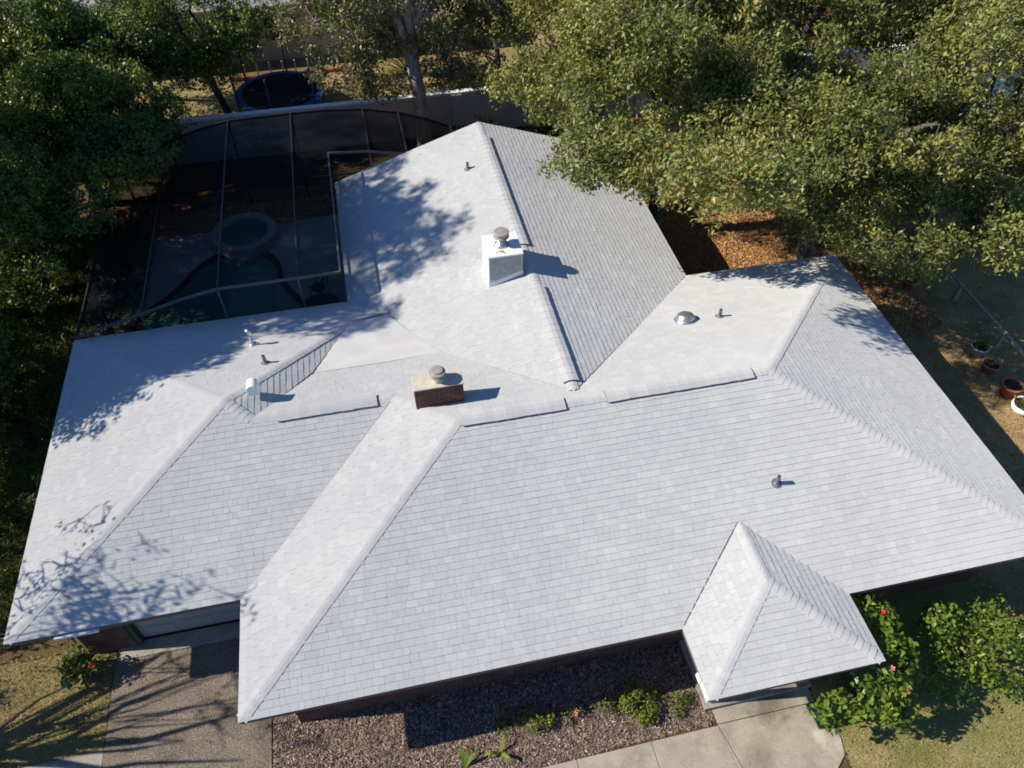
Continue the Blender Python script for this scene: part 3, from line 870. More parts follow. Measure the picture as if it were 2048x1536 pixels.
# domed tubular skylight
z = zp('back', 11.56, 7.75)
nb = Vector((0, hM / (yH - yM), 1)).normalized()
sk = MB().lathe((11.56, 7.75, z), [(.30, 0.01), (.29, .03), (.24, .035), (.235, .09), (.23, .13)], 32, axis=nb).build('tubular_skylight', M['galv'], house, True)
MB().lathe((11.56, 7.75, z), [(.228, .12), (.21, .165), (.16, .195), (.09, .21), (.0001, .215)], 32, axis=nb).build('dome', M['galv'], sk, True)

# ------------------------------------------------------------------ screen enclosure over the pool
cage = thing('pool_cage', (-1.0, 16, 0), 'dark bronze screen enclosure over the pool terrace behind the house', 'pool enclosure')
prof = [(-4.58, 2.46), (-3.75, 2.7), (-2.7, 2.98), (-1.6, 3.28), (-0.55, 3.48), (1.6, 3.52), (2.75, 3.5), (4.1, 3.4), (5.35, 3.12), (6.4, 2.75), (7.2, 2.35)]
YB = 20.45
def y0_of(x): return 11.34 if x < 2.74 else 17.56
scr = MB()
for (ax, az), (bx_, bz_) in zip(prof, prof[1:]):
    y0 = 11.34 if bx_ <= 2.76 else 17.56
    scr.add([(ax, y0, az), (bx_, y0, bz_), (bx_, YB, bz_), (ax, YB, az)], [(0, 1, 2, 3)])
    scr.add([(ax, YB, 0.1), (bx_, YB, 0.1), (bx_, YB, bz_), (ax, YB, az)], [(0, 1, 2, 3)])
    scr.add([(ax, y0, 2.44), (bx_, y0, 2.44), (bx_, y0, max(bz_, 2.441)), (ax, y0, max(az, 2.441))], [(0, 1, 2, 3)])
for X, y0, z in ((-4.58, 11.34, 2.46), (7.2, 17.56, 2.35)):
    scr.add([(X, y0, 0.1), (X, YB, 0.1), (X, YB, z), (X, y0, z)], [(0, 1, 2, 3)])
scr.add([(2.76, 11.34, 2.44), (2.76, 17.56, 2.44), (2.76, 17.56, 3.5), (2.76, 11.34, 3.5)], [(0, 1, 2, 3)])
scr.build('screen', M['screen'], cage)
def beam_part(a, b, w=0.05, h=0.09, m='bronze', nm='beam'):
    return MB().beam(a, b, w, h).build(nm, M[m], cage)
for i in range(4): beam_part((prof[i][0], 11.34, prof[i][1] + .05), (prof[i + 1][0], 11.34, prof[i + 1][1] + .05), .045, .07, 'alu')
beam_part((-.55, 11.34, 3.53), (2.76, 11.34, 3.55), .045, .07, 'alu')
beam_part((2.76, 11.34, 3.55), (2.76, 17.56, 3.55), .045, .07, 'alu')
for i in (6, 7, 8, 9): beam_part((prof[i][0], 17.56, prof[i][1] + .05), (prof[i + 1][0], 17.56, prof[i + 1][1] + .05), .045, .07, 'alu')
for i in range(10): beam_part((prof[i][0], YB, prof[i][1] + .03), (prof[i + 1][0], YB, prof[i + 1][1] + .03), .05, .08)
for i in (0, 2, 4, 5, 7, 8, 10):
    x, z = prof[i]
    y0 = 11.34 if x < 2.7 else 17.56
    beam_part((x, y0, z + .04), (x, YB, z + .04), .042, .07, 'bronze' if i != 5 else 'bronze')
    beam_part((x, YB, 0.04), (x, YB, z), .06, .06, 'bronze', 'post')
    if 2.44 < z: beam_part((x, y0, 2.44), (x, y0, z), .05, .05, 'alu', 'post')
for y in (11.34, 13.6, 15.9, 18.2):
    beam_part((-4.58, y, 0.04), (-4.58, y, 2.44), .06, .06, 'bronze', 'post')
beam_part((-4.58, 11.34, 0.9), (-4.58, YB, 0.9), .05, .05, 'bronze', 'rail')
beam_part((-4.58, YB, 0.9), (7.2, YB, 0.9), .05, .05, 'bronze', 'rail')

# iron patio furniture under the screen
def chair(x, y, rz, label):
    t = thing('patio_chair', (x, y, 0.04), label, 'chair', 'iron patio chairs')
    ca, sa = math.cos(rz), math.sin(rz)
    def L(a, b, c): return (x + a * ca - b * sa, y + a * sa + b * ca, 0.04 + c)
    se = MB().lathe((x, y, 0.45), [(0.0001, 0), (.24, 0), (.25, .02), (.24, .035), (.0001, .04)], 20).build('seat', M['iron'], t)
    bk = MB().tube([L(-.24, -.2, .43), L(-.27, -.26, .75), L(-.12, -.3, .98), L(.12, -.3, .98), L(.27, -.26, .75), L(.24, -.2, .43)], [.016] * 6, 7)
    for k in (-.12, 0, .12): bk.tube([L(k, -.22, .45), L(k * .6, -.29, .95)], [.01, .01], 6)
    bk.build('backrest', M['iron'], t)
    for sx in (-1, 1):
        MB().tube([L(sx * .25, -.22, .66), L(sx * .31, 0, .68), L(sx * .27, .22, .62), L(sx * .22, .22, .44)], [.014] * 4, 6).build('armrest', M['iron'], t)
        for sy in (-1, 1):
            MB().tube([L(sx * .2, sy * .18, .44), L(sx * .25, sy * .25, .0)], [.016, .013], 6).build('leg', M['iron'], t)
chair(1.75, 14.55, R(60), 'dark iron patio chair facing the pool, farther from the corner of the house')
chair(2.05, 12.3, R(200), 'dark iron patio chair nearest the inner corner of the house')
tb = thing('patio_table', (1.85, 13.35, .04), 'round dark iron patio table between the two iron chairs', 'table')
MB().lathe((1.85, 13.35, .04), [(.0001, .70), (.55, .70), (.56, .715), (.55, .73), (.0001, .732)], 36).build('tabletop', M['iron'], tb)
for k in range(4):
    a = k * math.pi / 2 + .4
    MB().tube([(1.85 + .08 * math.cos(a), 13.35 + .08 * math.sin(a), .74), (1.85 + .1 * math.cos(a), 13.35 + .1 * math.sin(a), .4), (1.85 + .38 * math.cos(a), 13.35 + .38 * math.sin(a), .05)], [.02, .02, .015], 7).build('leg', M['iron'], tb)

# ------------------------------------------------------------------ garden wall, neighbours
gw = thing('garden_wall', (8, 24.1, 0), 'long pale rendered garden wall running behind the pool enclosure', 'wall')
MB().bx(-18, 34, 24.0, 24.18, 0, 1.78).build('wall_panel', M['greywall'], gw)
MB().bx(-18, 34, 23.96, 24.22, 1.78, 1.86).build('coping', M['white'], gw)
for X in range(-16, 34, 4):
    MB().bx(X - .2, X + .2, 23.9, 23.998, 0, 1.779).build('pilaster', M['greywall'], gw)

tp = thing('trampoline', (0.75, 27.6, 0), 'blue rimmed round trampoline with black mat and net behind the garden wall', 'trampoline')
MB().lathe((0.75, 27.6, .85), [(1.66, 0), (1.9, .0), (1.92, .03), (1.66, .035)], 40, cap=False).build('pad', M['blue'], tp)
MB().lathe((0.75, 27.6, .85), [(.0001, -.02), (1.68, -.02), (1.68, -.012), (.0001, -.01)], 40).build('mat', M['black'], tp)
MB().lathe((0.75, 27.6, .88), [(1.86, 0), (1.86, 1.45)], 40, cap=False).build('net', M['screen'], tp)
for k in range(6):
    a = k * math.pi / 3 + .35
    MB().tube([(0.75 + 1.9 * math.cos(a), 27.6 + 1.9 * math.sin(a), 0), (0.75 + 1.9 * math.cos(a), 27.6 + 1.9 * math.sin(a), 2.35)], [.045, .045], 8).build('pole', M['blue'], tp)
    MB().tube([(0.75 + 1.75 * math.cos(a + .4), 27.6 + 1.75 * math.sin(a + .4), 0.0), (0.75 + 1.75 * math.cos(a + .4), 27.6 + 1.75 * math.sin(a + .4), .85)], [.03, .03], 8).build('leg', M['galv'], tp)

nh = thing('neighbour_house', (0, 36, 0), 'beige rendered house with dark windows seen between the trees at the top', 'house')
MB().bx(-12, 9, 32.6, 42, 0, 2.75).build('wall', M['stucco'], nh)
rf = MB()
rf.add([(-12.6, 32.0, 2.76), (9.6, 32.0, 2.76), (9.6, 42.6, 2.76), (-12.6, 42.6, 2.76), (-7.3, 37.3, 4.7), (4.3, 37.3, 4.7)],
       [(0, 1, 5, 4), (1, 2, 5), (2, 3, 4, 5), (3, 0, 4), (3, 2, 1, 0)])
rf.build('roof', M['nroof'], nh)
for X in (-8.5, -4, 1.1, 5.5):
    w = MB().bx(X - .75, X + .75, 32.54, 32.597, .9, .98).bx(X - .75, X + .75, 32.54, 32.597, 2.12, 2.2).bx(X - .75, X - .68, 32.54, 32.597, .98, 2.12).bx(X + .68, X + .75, 32.54, 32.597, .98, 2.12)
    wo_ = w.build('window', M['white'], nh)
    MB().bx(X - .68, X + .68, 32.57, 32.596, .98, 2.12).build('pane', M['glass'], wo_)
rl = thing('railing', (1.5, 31, 0), 'low red patio kerb with short white posts in front of the beige house', 'railing')
MB().bx(-1.6, 4.4, 30.75, 30.95, 0, .12).build('kerb', M['red'], rl)
for k in range(11):
    MB().bx(-1.5 + k * .58 - .03, -1.5 + k * .58 + .03, 30.82, 30.88, .12, .72).build('post', M['white'], rl)
sh = thing('shed', (29.5, 24, 0), 'white shed glimpsed behind the trees at the right edge', 'shed')
MB().bx(28, 33, 20.5, 24, 0, 2.4).build('wall', M['white'], sh)
MB().add([(27.7, 20.1, 2.35), (33.3, 20.1, 2.35), (33.3, 24.4, 2.35), (27.7, 24.4, 2.35), (27.7, 22.2, 3.4), (33.3, 22.2, 3.4)], [(0, 1, 5, 4), (2, 3, 4, 5), (0, 4, 3), (1, 2, 5), (3, 2, 1, 0)]).build('roof', M['nroof'], sh)

# ------------------------------------------------------------------ side yard: fence, pots
fe = thing('side_fence', (22.2, 9, 0), 'weathered grey rail fence beside the potted plants at the right edge', 'fence')
MB().beam((22.35, -2, 0.62), (22.55, 15, 0.62), .06, .09).build('rail', M['cap'], fe)
for k in range(8):
    y = -1.5 + k * 2.3
    MB().bx(22.36 + .012 * y - .06, 22.36 + .012 * y + .06, y - .06, y + .06, 0, .68).build('post', M['cap'], fe)

def pot(x, y, r, h, m, label, plant=None, seed=0, ls=(.16, .05), tilt=None, bowl=False):
    t = thing('plant_pot', (x, y, 0), label, 'plant pot', 'pots along the side fence')
    if bowl: pr = [(r * .55, 0), (r * .85, h * .25), (r, h * .6), (r * .98, h), (r * .9, h), (r * .88, h * .85)]
    else: pr = [(r * .66, 0), (r * .9, h * .82), (r * 1.05, h * .83), (r * 1.08, h), (r * .93, h), (r * .88, h * .86)]
    MB().lathe((x, y, 0.01), pr, 26).build('pot', M[m], t, True)
    MB().lathe((x, y, 0.01), [(r * .89, h * .86), (.0001, h * .88)], 20).build('soil', M['soilpot'], t)
    if plant:
        rng = np.random.default_rng(seed)
        n, hh, lm = plant
        d = unit(rng.normal(size=(n, 3)))
        pos = np.array([x, y, h + hh * .45]) + d * rng.uniform(.2, 1, n)[:, None] * np.array([r * 1.3, r * 1.3, hh * .5])
        nr = unit(rng.normal(size=(n, 3)) * .7 + [0, 0, .6])
        quads('foliage', leaf_quads(pos, nr, ls[0], ls[1], rng), rng.random(n), M[lm], t)
    return t
pot(21.66, 7.55, .26, .38, 'greypot', 'grey pot with a yellow-green spiky plant beside the side fence', (110, .55, 'leafyel'), 1)
pot(21.55, 6.82, .26, .36, 'pinkpot', 'dusty pink pot with a withered plant between the grey and the terracotta pot', (26, .4, 'leafpale'), 2)
pot(21.55, 5.86, .30, .46, 'terracotta', 'large empty terracotta pot next to the white bowl')
pot(21.55, 5.2, .34, .30, 'white', 'white bowl planter with small green plants at the right edge', (60, .25, 'leafhib'), 3, (.12, .06), bowl=True)
pot(21.3, 10.9, .22, .34, 'terracotta', 'orange clay pot half hidden under the oak branches')

# ------------------------------------------------------------------ lawns and loose chips (uncountable)
def scatter(name, poly_, n, mat, seed, L, W, mode, z=0.0, holes=None):
    rng = np.random.default_rng(seed)
    P = np.array(poly_)
    lo, hi = P.min(0), P.max(0)
    pts = rng.uniform(lo, hi, (int(n * 1.6), 2))
    x, y = pts[:, 0], pts[:, 1]
    ins = np.zeros(len(pts), bool)
    j = len(P) - 1
    for i in range(len(P)):
        c = ((P[i, 1] > y) != (P[j, 1] > y)) & (x < (P[j, 0] - P[i, 0]) * (y - P[i, 1]) / (P[j, 1] - P[i, 1] + 1e-12) + P[i, 0])
        ins ^= c; j = i
    for h in holes or []:
        ins &= ~((x > h[0]) & (x < h[1]) & (y > h[2]) & (y < h[3]))
    pts = pts[ins][:n]
    m = len(pts)
    p3 = np.concatenate([pts, np.full((m, 1), z)], 1)
    clump = 0.5 + 0.35 * np.sin(pts[:, 0] * 2.1 + np.sin(pts[:, 1] * 1.7) * 2) * np.cos(pts[:, 1] * 2.6 + pts[:, 0])
    rn = np.clip(clump * .55 + rng.random(m) * .6 - .05, 0, 1)
    if mode == 'grass':
        a = rng.uniform(0, 2 * np.pi, m)
        s = np.stack([np.cos(a), np.sin(a), np.zeros(m)], 1) * (W * rng.uniform(.6, 1.3, m))[:, None]
        tip = np.stack([rng.normal(0, .7, m), rng.normal(0, .7, m), rng.uniform(.45, 1, m)], 1) * (L * rng.uniform(.5, 1.3, m))[:, None]
        Q = np.stack([p3 - s, p3 + s, p3 + tip], 1)
        return tag(quads(name, Q, rn, mat, nv=3), kind='stuff')
    p3[:, 2] += rng.uniform(.005, .035, m)
    nr = unit(rng.normal(size=(m, 3)) * .35 + [0, 0, 1])
    return tag(quads(name, leaf_quads(p3, nr, L, W, rng, cup=.05), rng.beta(1.6, 1.8, m), mat), kind='stuff')
scatter('grass', [(11.8, -6), (18.5, -6), (18.5, .6), (11.8, .6)], 60000, M['blade'], 1, .07, .006, 'grass')
scatter('dry_grass', [(-8, .95), (-3.45, .95), (-3.45, 3.3), (-8, 3.6)], 26000, M['bladedry'], 2, .06, .006, 'grass')
scatter('dry_grass', [(-8, -3), (-3.45, -3), (-3.45, -.36), (-8, -.36)], 16000, M['bladedry'], 3, .06, .006, 'grass')
scatter('mulch_chips', [(0.08, .8), (0.08, -1.42), (9.44, -1.24), (9.44, .8)], 34000, M['chip'], 4, .095, .022, 'chip', 0.008)
scatter('bark_chips', [(12.8, 10), (12.8, 22), (21, 22), (21.5, 9), (17.3, 8)], 42000, M['chipo'], 5, .09, .05, 'chip', 0.006)
scatter('leaf_litter', [(-8, .95), (-3.45, .95), (-3.45, 3.3), (-8, 3.6)], 900, M['bladedry'], 21, .055, .03, 'chip', 0.03)
scatter('leaf_litter', [(11.95, -4), (18.5, -4), (18.5, .4), (11.95, .4)], 600, M['bladedry'], 22, .05, .03, 'chip', 0.03)
scatter('side_grass', [(16.9, -1), (24, -1), (24, 9), (16.9, 9)], 40000, M['bladedry'], 6, .06, .007, 'grass')
scatter('leaf_litter', [(16.9, -1), (28, -1), (28, 16), (16.9, 16)], 9000, M['chipo'], 7, .08, .045, 'chip', 0.01)
scatter('pool_bed_chips', [(-5.1, 19.5), (7.2, 19.2), (7.2, 21), (-5.1, 21)], 9000, M['chipo'], 8, .09, .05, 'chip', 0.064)
scatter('ground_cover', [(-9, 3.8), (-4.0, 3.8), (-4.0, 20.5), (-9, 20.5)], 26000, M['leafdark'], 9, .34, .022, 'grass')

cb = MB()
for k in (0, 1):
    pts = [(-4.62 - 6.5 * q, 2.75 - .1 * k + 1.2 * q, 2.36 + .02 * k + 2.2 * q - 1.0 * q * (1 - q)) for q in np.linspace(0, 1, 9)]
    cb.tube(pts, [.012] * 9, 6)
tag(cb.build('service_cable', M['lead']), 'grey twin service cable running off from the garage corner of the roof', 'cable')

# ------------------------------------------------------------------ shrubs
def shrub(x, y, rx, ry, h, n, label, seed, leafm='leafhib', L=.13, W=.075, name='shrub', cat='bush', group=None, ncl=14, flowers=None, cr=(.22, .38), per=1500, centers=None):
    rng = np.random.default_rng(seed)
    t = thing(name, (x, y, 0), label, cat, group)
    cs = []
    for _ in range(ncl):
        a = rng.uniform(0, 2 * np.pi); q = math.sqrt(rng.random())
        cs.append(np.array([x + rx * q * math.cos(a), y + ry * q * math.sin(a), h * (rng.uniform(.45, 1) * (1 - .45 * q * q))]))
    if centers: cs = [np.array(c) for c in centers]
    rs_ = rng.uniform(cr[0], cr[1], len(cs))
    P, rn = clump_leaves(cs, rs_, per, L, W, rng, .85, droop=.2, hollow=.2)
    P[:, :, 2] = np.maximum(P[:, :, 2], .02)
    quads('foliage', P, np.minimum(rn, .965), M[leafm], t)
    mb = MB()
    for c in cs:
        mb.tube([(x + (c[0] - x) * .15, y + (c[1] - y) * .15, -.05), ((x + c[0]) / 2, (y + c[1]) / 2, c[2] * .55), tuple(c)], [.018, .014, .006], 5, False)
    mb.build('stem', M['bark'], t)
    for fx_, fy_, fz_, fm in flowers or []:
        f = MB()
        for k in range(5):
            a = k * 2 * math.pi / 5
            e1, e2 = a - .5, a + .5
            f.add([(fx_, fy_, fz_), (fx_ + .045 * math.cos(e1), fy_ + .045 * math.sin(e1), fz_ + .035), (fx_ + .06 * math.cos(a), fy_ + .06 * math.sin(a), fz_ + .05), (fx_ + .045 * math.cos(e2), fy_ + .045 * math.sin(e2), fz_ + .035)], [(0, 1, 2, 3)])
        f.tube([(fx_, fy_, fz_ - .06), (fx_, fy_, fz_ + .09)], [.008, .006], 5)
        f.build('flower', M[fm], t)
    return t
HIB = [(12.9, -.3, 2.0), (12.7, -.6, 2.15), (13.1, -.65, 1.95), (13.0, -1.0, 2.0), (12.8, -1.35, 2.05), (13.25, -1.3, 1.75), (12.4, -1.8, 2.05), (12.0, -1.9, 1.95),
       (11.6, -2.0, 1.65), (11.2, -2.05, 1.4), (11.4, -2.3, 1.15), (12.05, -2.25, 1.6), (12.5, -2.2, 1.65), (12.9, -1.85, 1.75), (12.7, -2.45, 1.2), 
       (13.35, -1.75, 1.35), (13.25, -.2, 1.75), (12.75, -.02, 1.9), (13.4, -.9, 1.45), (13.0, -2.3, 1.2), (12.6, -1.0, 1.5), (12.4, -1.5, 1.4), (12.95, .2, 1.5), (13.1, -1.6, 1.85), (12.6, -1.6, 2.1), (12.2, -2.05, 1.85), (12.75, -2.05, 1.8), (13.05, -.8, 2.1), (12.85, -.05, 2.1), (13.2, -.45, 1.85), (11.75, -2.2, 1.5), (12.35, -2.35, 1.5), (13.3, -1.5, 1.55), (11.35, -1.9, 1.6)]
shrub(12.75, -1.2, 1, 1, 1.35, 1, 'bright green hibiscus bush with red and pink flowers at the corner of the porch', 31, per=900, cr=(.2, .33), L=.14, W=.085, name='hibiscus', centers=[(a, b + .22, c) for a, b, c in HIB],
      flowers=[(12.95, -.5, 2.28, 'petal'), (12.5, -1.62, 2.3, 'petalp'), (12.8, -1.98, 1.85, 'petalp')])
shrub(15.35, -1.1, 1.5, 1.0, 1.7, 1, 'large rounded green bush on the lawn at the right edge', 32, ncl=46, per=560, cr=(.24, .42), leafm='leafhib', L=.11, W=.065)
shrub(7.92, -.55, .40, .34, .5, 1, 'largest yellow-green shrub in the mulch bed near the porch', 33, leafm='leafyel', ncl=14, L=.06, W=.035, cr=(.14, .24), per=4200)
shrub(5.62, -.42, .30, .22, .38, 1, 'small yellow-green shrub in the middle of the mulch bed', 34, leafm='leafyel', ncl=9, L=.06, W=.035, cr=(.12, .2), per=3600)
shrub(7.2, -.42, .28, .2, .36, 1, 'thin dull green shrub just left of the largest shrub', 35, leafm='leafpale', ncl=7, L=.06, W=.03, cr=(.1, .18), per=3000)
shrub(6.5, -.5, .24, .16, .28, 1, 'little shrub with small red flowers in the mulch bed', 36, leafm='leafpale', ncl=6, L=.05, W=.03, cr=(.1, .15), per=2400,
      flowers=[(6.48, -.5, .27, 'petalp')])
shrub(8.75, -.72, .36, .3, .32, 1, 'straggly low green plants in the mulch beside the front walk', 37, leafm='leafyel', ncl=11, L=.07, W=.03, cr=(.1, .17), per=1800)
shrub(5.05, -.3, .3, .15, .22, 1, 'low patchy greenery at the left of the small shrub', 38, leafm='leafyel', ncl=7, L=.06, W=.03, cr=(.08, .15), per=2600)
shrub(-4.0, 2.75, .36, .34, .75, 1, 'dark green shrub with a red leaf at the garage corner', 39, ncl=13, leafm='leafdark', L=.12, W=.06, cr=(.18, .28), per=1300, flowers=[(-3.68, 2.6, .62, 'petal')])
shrub(1.75, -.75, .22, .14, .16, 1, 'tiny weedy tuft on the mulch near the driveway', 40, leafm='leafyel', ncl=5, L=.06, W=.02, cr=(.07, .12), per=2400)
def strap(x, y, n, label, seed, L=.45):
    rng = np.random.default_rng(seed)
    t = thing('strap_leaf_plant', (x, y, 0), label, 'plant', 'strap leaved plants in the mulch')
    for k in range(n):
        a = rng.uniform(0, 2 * math.pi) if n > 3 else k * 2.2 + seed
        l = L * rng.uniform(.8, 1.2)
        d = np.array([math.cos(a), math.sin(a), 0]); s = np.array([-d[1], d[0], 0]) * .035
        mb = MB(); vs = []
        for i in range(6):
            q = i / 5
            c = np.array([x, y, .02]) + d * l * q + np.array([0, 0, .22 * math.sin(q * 2.6)])
            w = math.sin(math.pi * min(1, .25 + q * .75)) * 1.1 + .05
            vs += [tuple(c - s * w), tuple(c + s * w + np.array([0, 0, .012]))]
        mb.add(vs, [(2 * i, 2 * i + 1, 2 * i + 3, 2 * i + 2) for i in range(5)])
        o = mb.build('leaf', M['leafhib'], t)
        at = o.data.attributes.new('rnd', 'FLOAT', 'POINT'); at.data.foreach_set('value', [.5 + .3 * rng.random()] * len(o.data.vertices))
strap(3.98, -.98, 4, 'green strap leaved plant at the bottom edge of the mulch bed', 2, .5)
strap(4.75, -.87, 3, 'three broad green leaves sprouting from the mulch below the small shrub', 1, .42)

# ------------------------------------------------------------------ trees
OAK = 'oaks behind and beside the house'
X1 = [(9.6, 18.2, 4.7), (9.1, 18.9, 4.7), (9.9, 17.2, 4.6), (10.3, 19.6, 4.5), (10.4, 17.6, 4.3), (10.6, 16.0, 4.6), (9.5, 11.4, 6.3), (9.95, 11.1, 6.2), (10.55, 10.95, 6.2), (10.8, 10.1, 6.2), (11.23, 9.5, 6.2), (10.95, 8.0, 7.6), (11.5, 7.75, 7.6), (12.0, 7.55, 7.6), (12.7, 7.25, 7.6), (10.06, 12.46, 6.4), (10.79, 12.04, 6.4), (11.34, 11.15, 6.4), (11.87, 10.3, 6.4), (12.46, 9.8, 6.4), (13.32, 9.4, 6.4), (13.2, 7.8, 7.6),
      (11.2, 15.4, 6.0), (11.2, 17.6, 6.0), (11.5, 14.1, 6.0), (12.5, 13.0, 5.8), (13.2, 12.0, 5.6), (14.6, 12.4, 6.2), (15.4, 11.6, 5.8), (12.2, 18.4, 6.6), (13.6, 12.6, 6.6), (14.6, 12.8, 6.6), (15.6, 12.6, 6.6), (15.6, 14.2, 7.2), (14.1, 11.0, 6.3), (15.0, 10.9, 6.0), (12.3, 13.2, 7.0), (13.3, 14.0, 7.2)]
X2 = [(16.3, 9.6, 4.4), (16.9, 8.6, 4.3), (17.5, 8.1, 4.1), (18.4, 8.1, 4.1), (19.5, 8.5, 4.0), (20.6, 8.7, 4.0), (17.6, 9.4, 5.0), (19.0, 9.6, 5.0), (20.4, 9.9, 4.9), (21.4, 9.6, 4.2)]
X3 = [(19.3, 8.3, 4.1), (20.2, 8.4, 4.1), (21.0, 8.0, 4.1), (21.4, 9.3, 4.5), (20.6, 9.8, 4.7), (21.9, 8.6, 3.7), (22.6, 8.9, 3.9), (21.9, 9.9, 4.0), (22.8, 10.0, 4.0), (23.8, 9.9, 4.0), (22.3, 11.0, 5.2)]
OK_ = dict(group=OAK, name='oak_tree', cr=(.5, 1.35), nclump=62, twigs=1)
tree((13.9, 15.8, 0), (13.5, 15.6, 7.2), (3.4, 3.6, 2.6), 'olive green oak whose branches overhang the rear of the family wing', 101, per=1080, L=.15, W=.064, zmin=6.0, extra=X1, **OK_)
tree((18.2, 12.6, 0), (17.8, 12.2, 5.8), (3.8, 3.4, 2.3), 'olive green oak spreading over the rear right corner of the roof', 102, per=1080, L=.15, W=.064, zmin=3.6, extra=X2, **OK_)
tree((23.5, 13.5, 0), (23.3, 13.2, 6.0), (3.8, 3.8, 2.6), 'olive green oak standing over the side fence at the right edge', 103, per=780, L=.15, W=.064, zmin=3.4, extra=X3, **OK_)
tree((19.5, 19.5, 0), (19.2, 19.0, 7.4), (4.4, 4.0, 3.0), 'olive green oak in the middle of the right canopy behind the front two', 104, per=1000, L=.155, W=.066, zmin=4, **OK_)
tree((13.4, 22.2, 0), (13.4, 21.4, 6.8), (3.8, 3.4, 3.0), 'olive green oak by the garden wall left of the middle oak', 105, per=1000, L=.155, W=.066, zmin=3.6, **OK_)
tree((26.5, 20.0, 0), (26.2, 19.0, 7.0), (4.4, 4.4, 3.2), 'olive green oak at the top right corner in front of the white shed', 106, per=760, L=.16, W=.07, zmin=3.2, **OK_)
tree((17.0, 27.5, 0), (17.0, 26.5, 6.6), (5.0, 4.2, 3.2), 'olive green oak beyond the garden wall at the top', 107, per=680, L=.19, W=.095, zmin=3.0, **OK_)
tree((29.5, 27.5, 0), (29, 27.0, 6.6), (6.0, 4.5, 3.4), 'farthest olive green oak in the top right corner', 108, per=680, L=.19, W=.095, zmin=2.6, **OK_)
# pale barked tree behind the wing ridge
tree((6.45, 22.8, 0), (6.2, 23.4, 5.9), (4.4, 2.8, 3.0), 'sparse pale barked tree with bare limbs behind the wing ridge', 110, nclump=84, cr=(.45, 1.0), per=700, leafm='leafpale', barkm='palebark',
     tr=.31, fork=(6.2, 22.9, 4.2), nlimb=12, name='pale_tree', zmin=3.0, L=.14, W=.07, hollow=.15, twigs=4, inner=.3,
     extra=[(3.6, 22.9, 3.3), (4.3, 23.0, 2.9), (5.0, 23.1, 2.8), (5.6, 22.8, 3.1), (7.4, 22.9, 3.2), (8.2, 23.0, 3.0), (9.0, 23.2, 2.8), (9.6, 23.0, 3.3), (2.8, 23.2, 3.6), (2.6, 22.6, 4.8), (3.6, 22.2, 4.6), (2.9, 22.4, 5.6), (4.4, 21.9, 5.0), (8.6, 22.0, 5.2), (9.6, 22.2, 5.6), (7.4, 21.6, 5.2), (1.9, 22.8, 5.2)])
# left side trees
LT = 'dark trees along the left boundary'
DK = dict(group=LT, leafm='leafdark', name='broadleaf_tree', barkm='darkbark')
tree((-1.35, 26.6, 0), (-2.2, 25.3, 4.7), (3.2, 2.0, 1.9), 'dark forked tree rising behind the wall left of the trampoline', 120, nclump=46, per=900, tr=.17, zmin=3.0, fork=(-1.75, 26.2, 2.6), cr=(.6, 1.1),
     extra=[(.0, 25.2, 4.5), (.8, 25.6, 4.4), (1.6, 25.9, 4.6), (-.6, 24.6, 4.2), (1.4, 25.0, 5.3), (.3, 24.4, 5.4)], **DK)
tree((-6.3, 21.8, 0), (-5.4, 21.5, 4.0), (2.6, 2.0, 2.0), 'dark leafy tree at the back left corner of the pool enclosure', 121, nclump=50, per=1000, zmin=1.6, cr=(.4, 1.15), inner=.3, flat=.6,
     extra=[(-3.1, 21.4, 3.6), (-2.6, 21.9, 3.7), (-3.5, 20.8, 3.8), (-4.2, 20.3, 3.3), (-4.9, 19.6, 3.4), (-2.9, 21.2, 2.9), (-5.4, 20.3, 2.4), (-6.3, 22.0, 2.0), (-3.6, 22.4, 3.0), (-3.3, 18.9, 4.3), (-3.9, 18.2, 4.2), (-4.4, 19.0, 4.4), (-4.8, 17.6, 4.0), (-5.3, 16.8, 3.8), (-4.0, 19.8, 4.2), (-5.6, 15.8, 3.3), (-3.0, 19.8, 4.1), (-2.5, 20.6, 3.9), (-3.83, 17.05, 3.9), (-2.75, 17.62, 4.1), (-4.5, 15.9, 3.5), (-3.05, 19.05, 4.3), (-3.6, 18.2, 4.1), (-4.4, 17.2, 4.0)], **DK)
tree((-7.4, 16.6, 0), (-6.9, 17.0, 3.4), (1.7, 3.0, 1.9), 'dark leafy tree overhanging the left side of the pool enclosure', 122, nclump=46, per=1000, cr=(.4, 1.1), inner=.3, flat=.6,
     extra=[(-5.6, 18.9, 3.2), (-5.7, 17.6, 3.0), (-5.9, 16.2, 2.8), (-6.0, 14.9, 2.4), (-6.2, 14.0, 1.9), (-6.3, 18.4, 1.6)], **DK)
tree((-8.9, 20.0, 0), (-8.4, 19.8, 3.6), (2.0, 2.6, 2.4), 'dark leafy tree filling the left edge behind the pool enclosure', 125, nclump=44, per=900, cr=(.5, 1.1), **DK)
tree((-8.3, 25.8, 0), (-7.4, 25.0, 4.6), (3.4, 2.2, 2.4), 'dark leafy tree beyond the wall in the top left corner', 123, nclump=44, per=900, cr=(.7, 1.3), zmin=2.2, **DK)
tree((-7.7, 11.4, 0), (-7.6, 11.6, 2.1), (1.2, 2.8, 1.3), 'low dark tree beside the left wing of the house', 124, nclump=30, per=1100, tr=.13, cr=(.5, .95), **DK)
tree((-10.6, 16.0, 0), (-10.6, 16.9, 11.2), (3.0, 5.7, 6.3), 'tall dark tree outside the frame shading the left wing', 130, zmin=8.2, nclump=115, per=600, L=.17, W=.09, tr=.4, cr=(.6, 1.5), inner=.25, **DK)
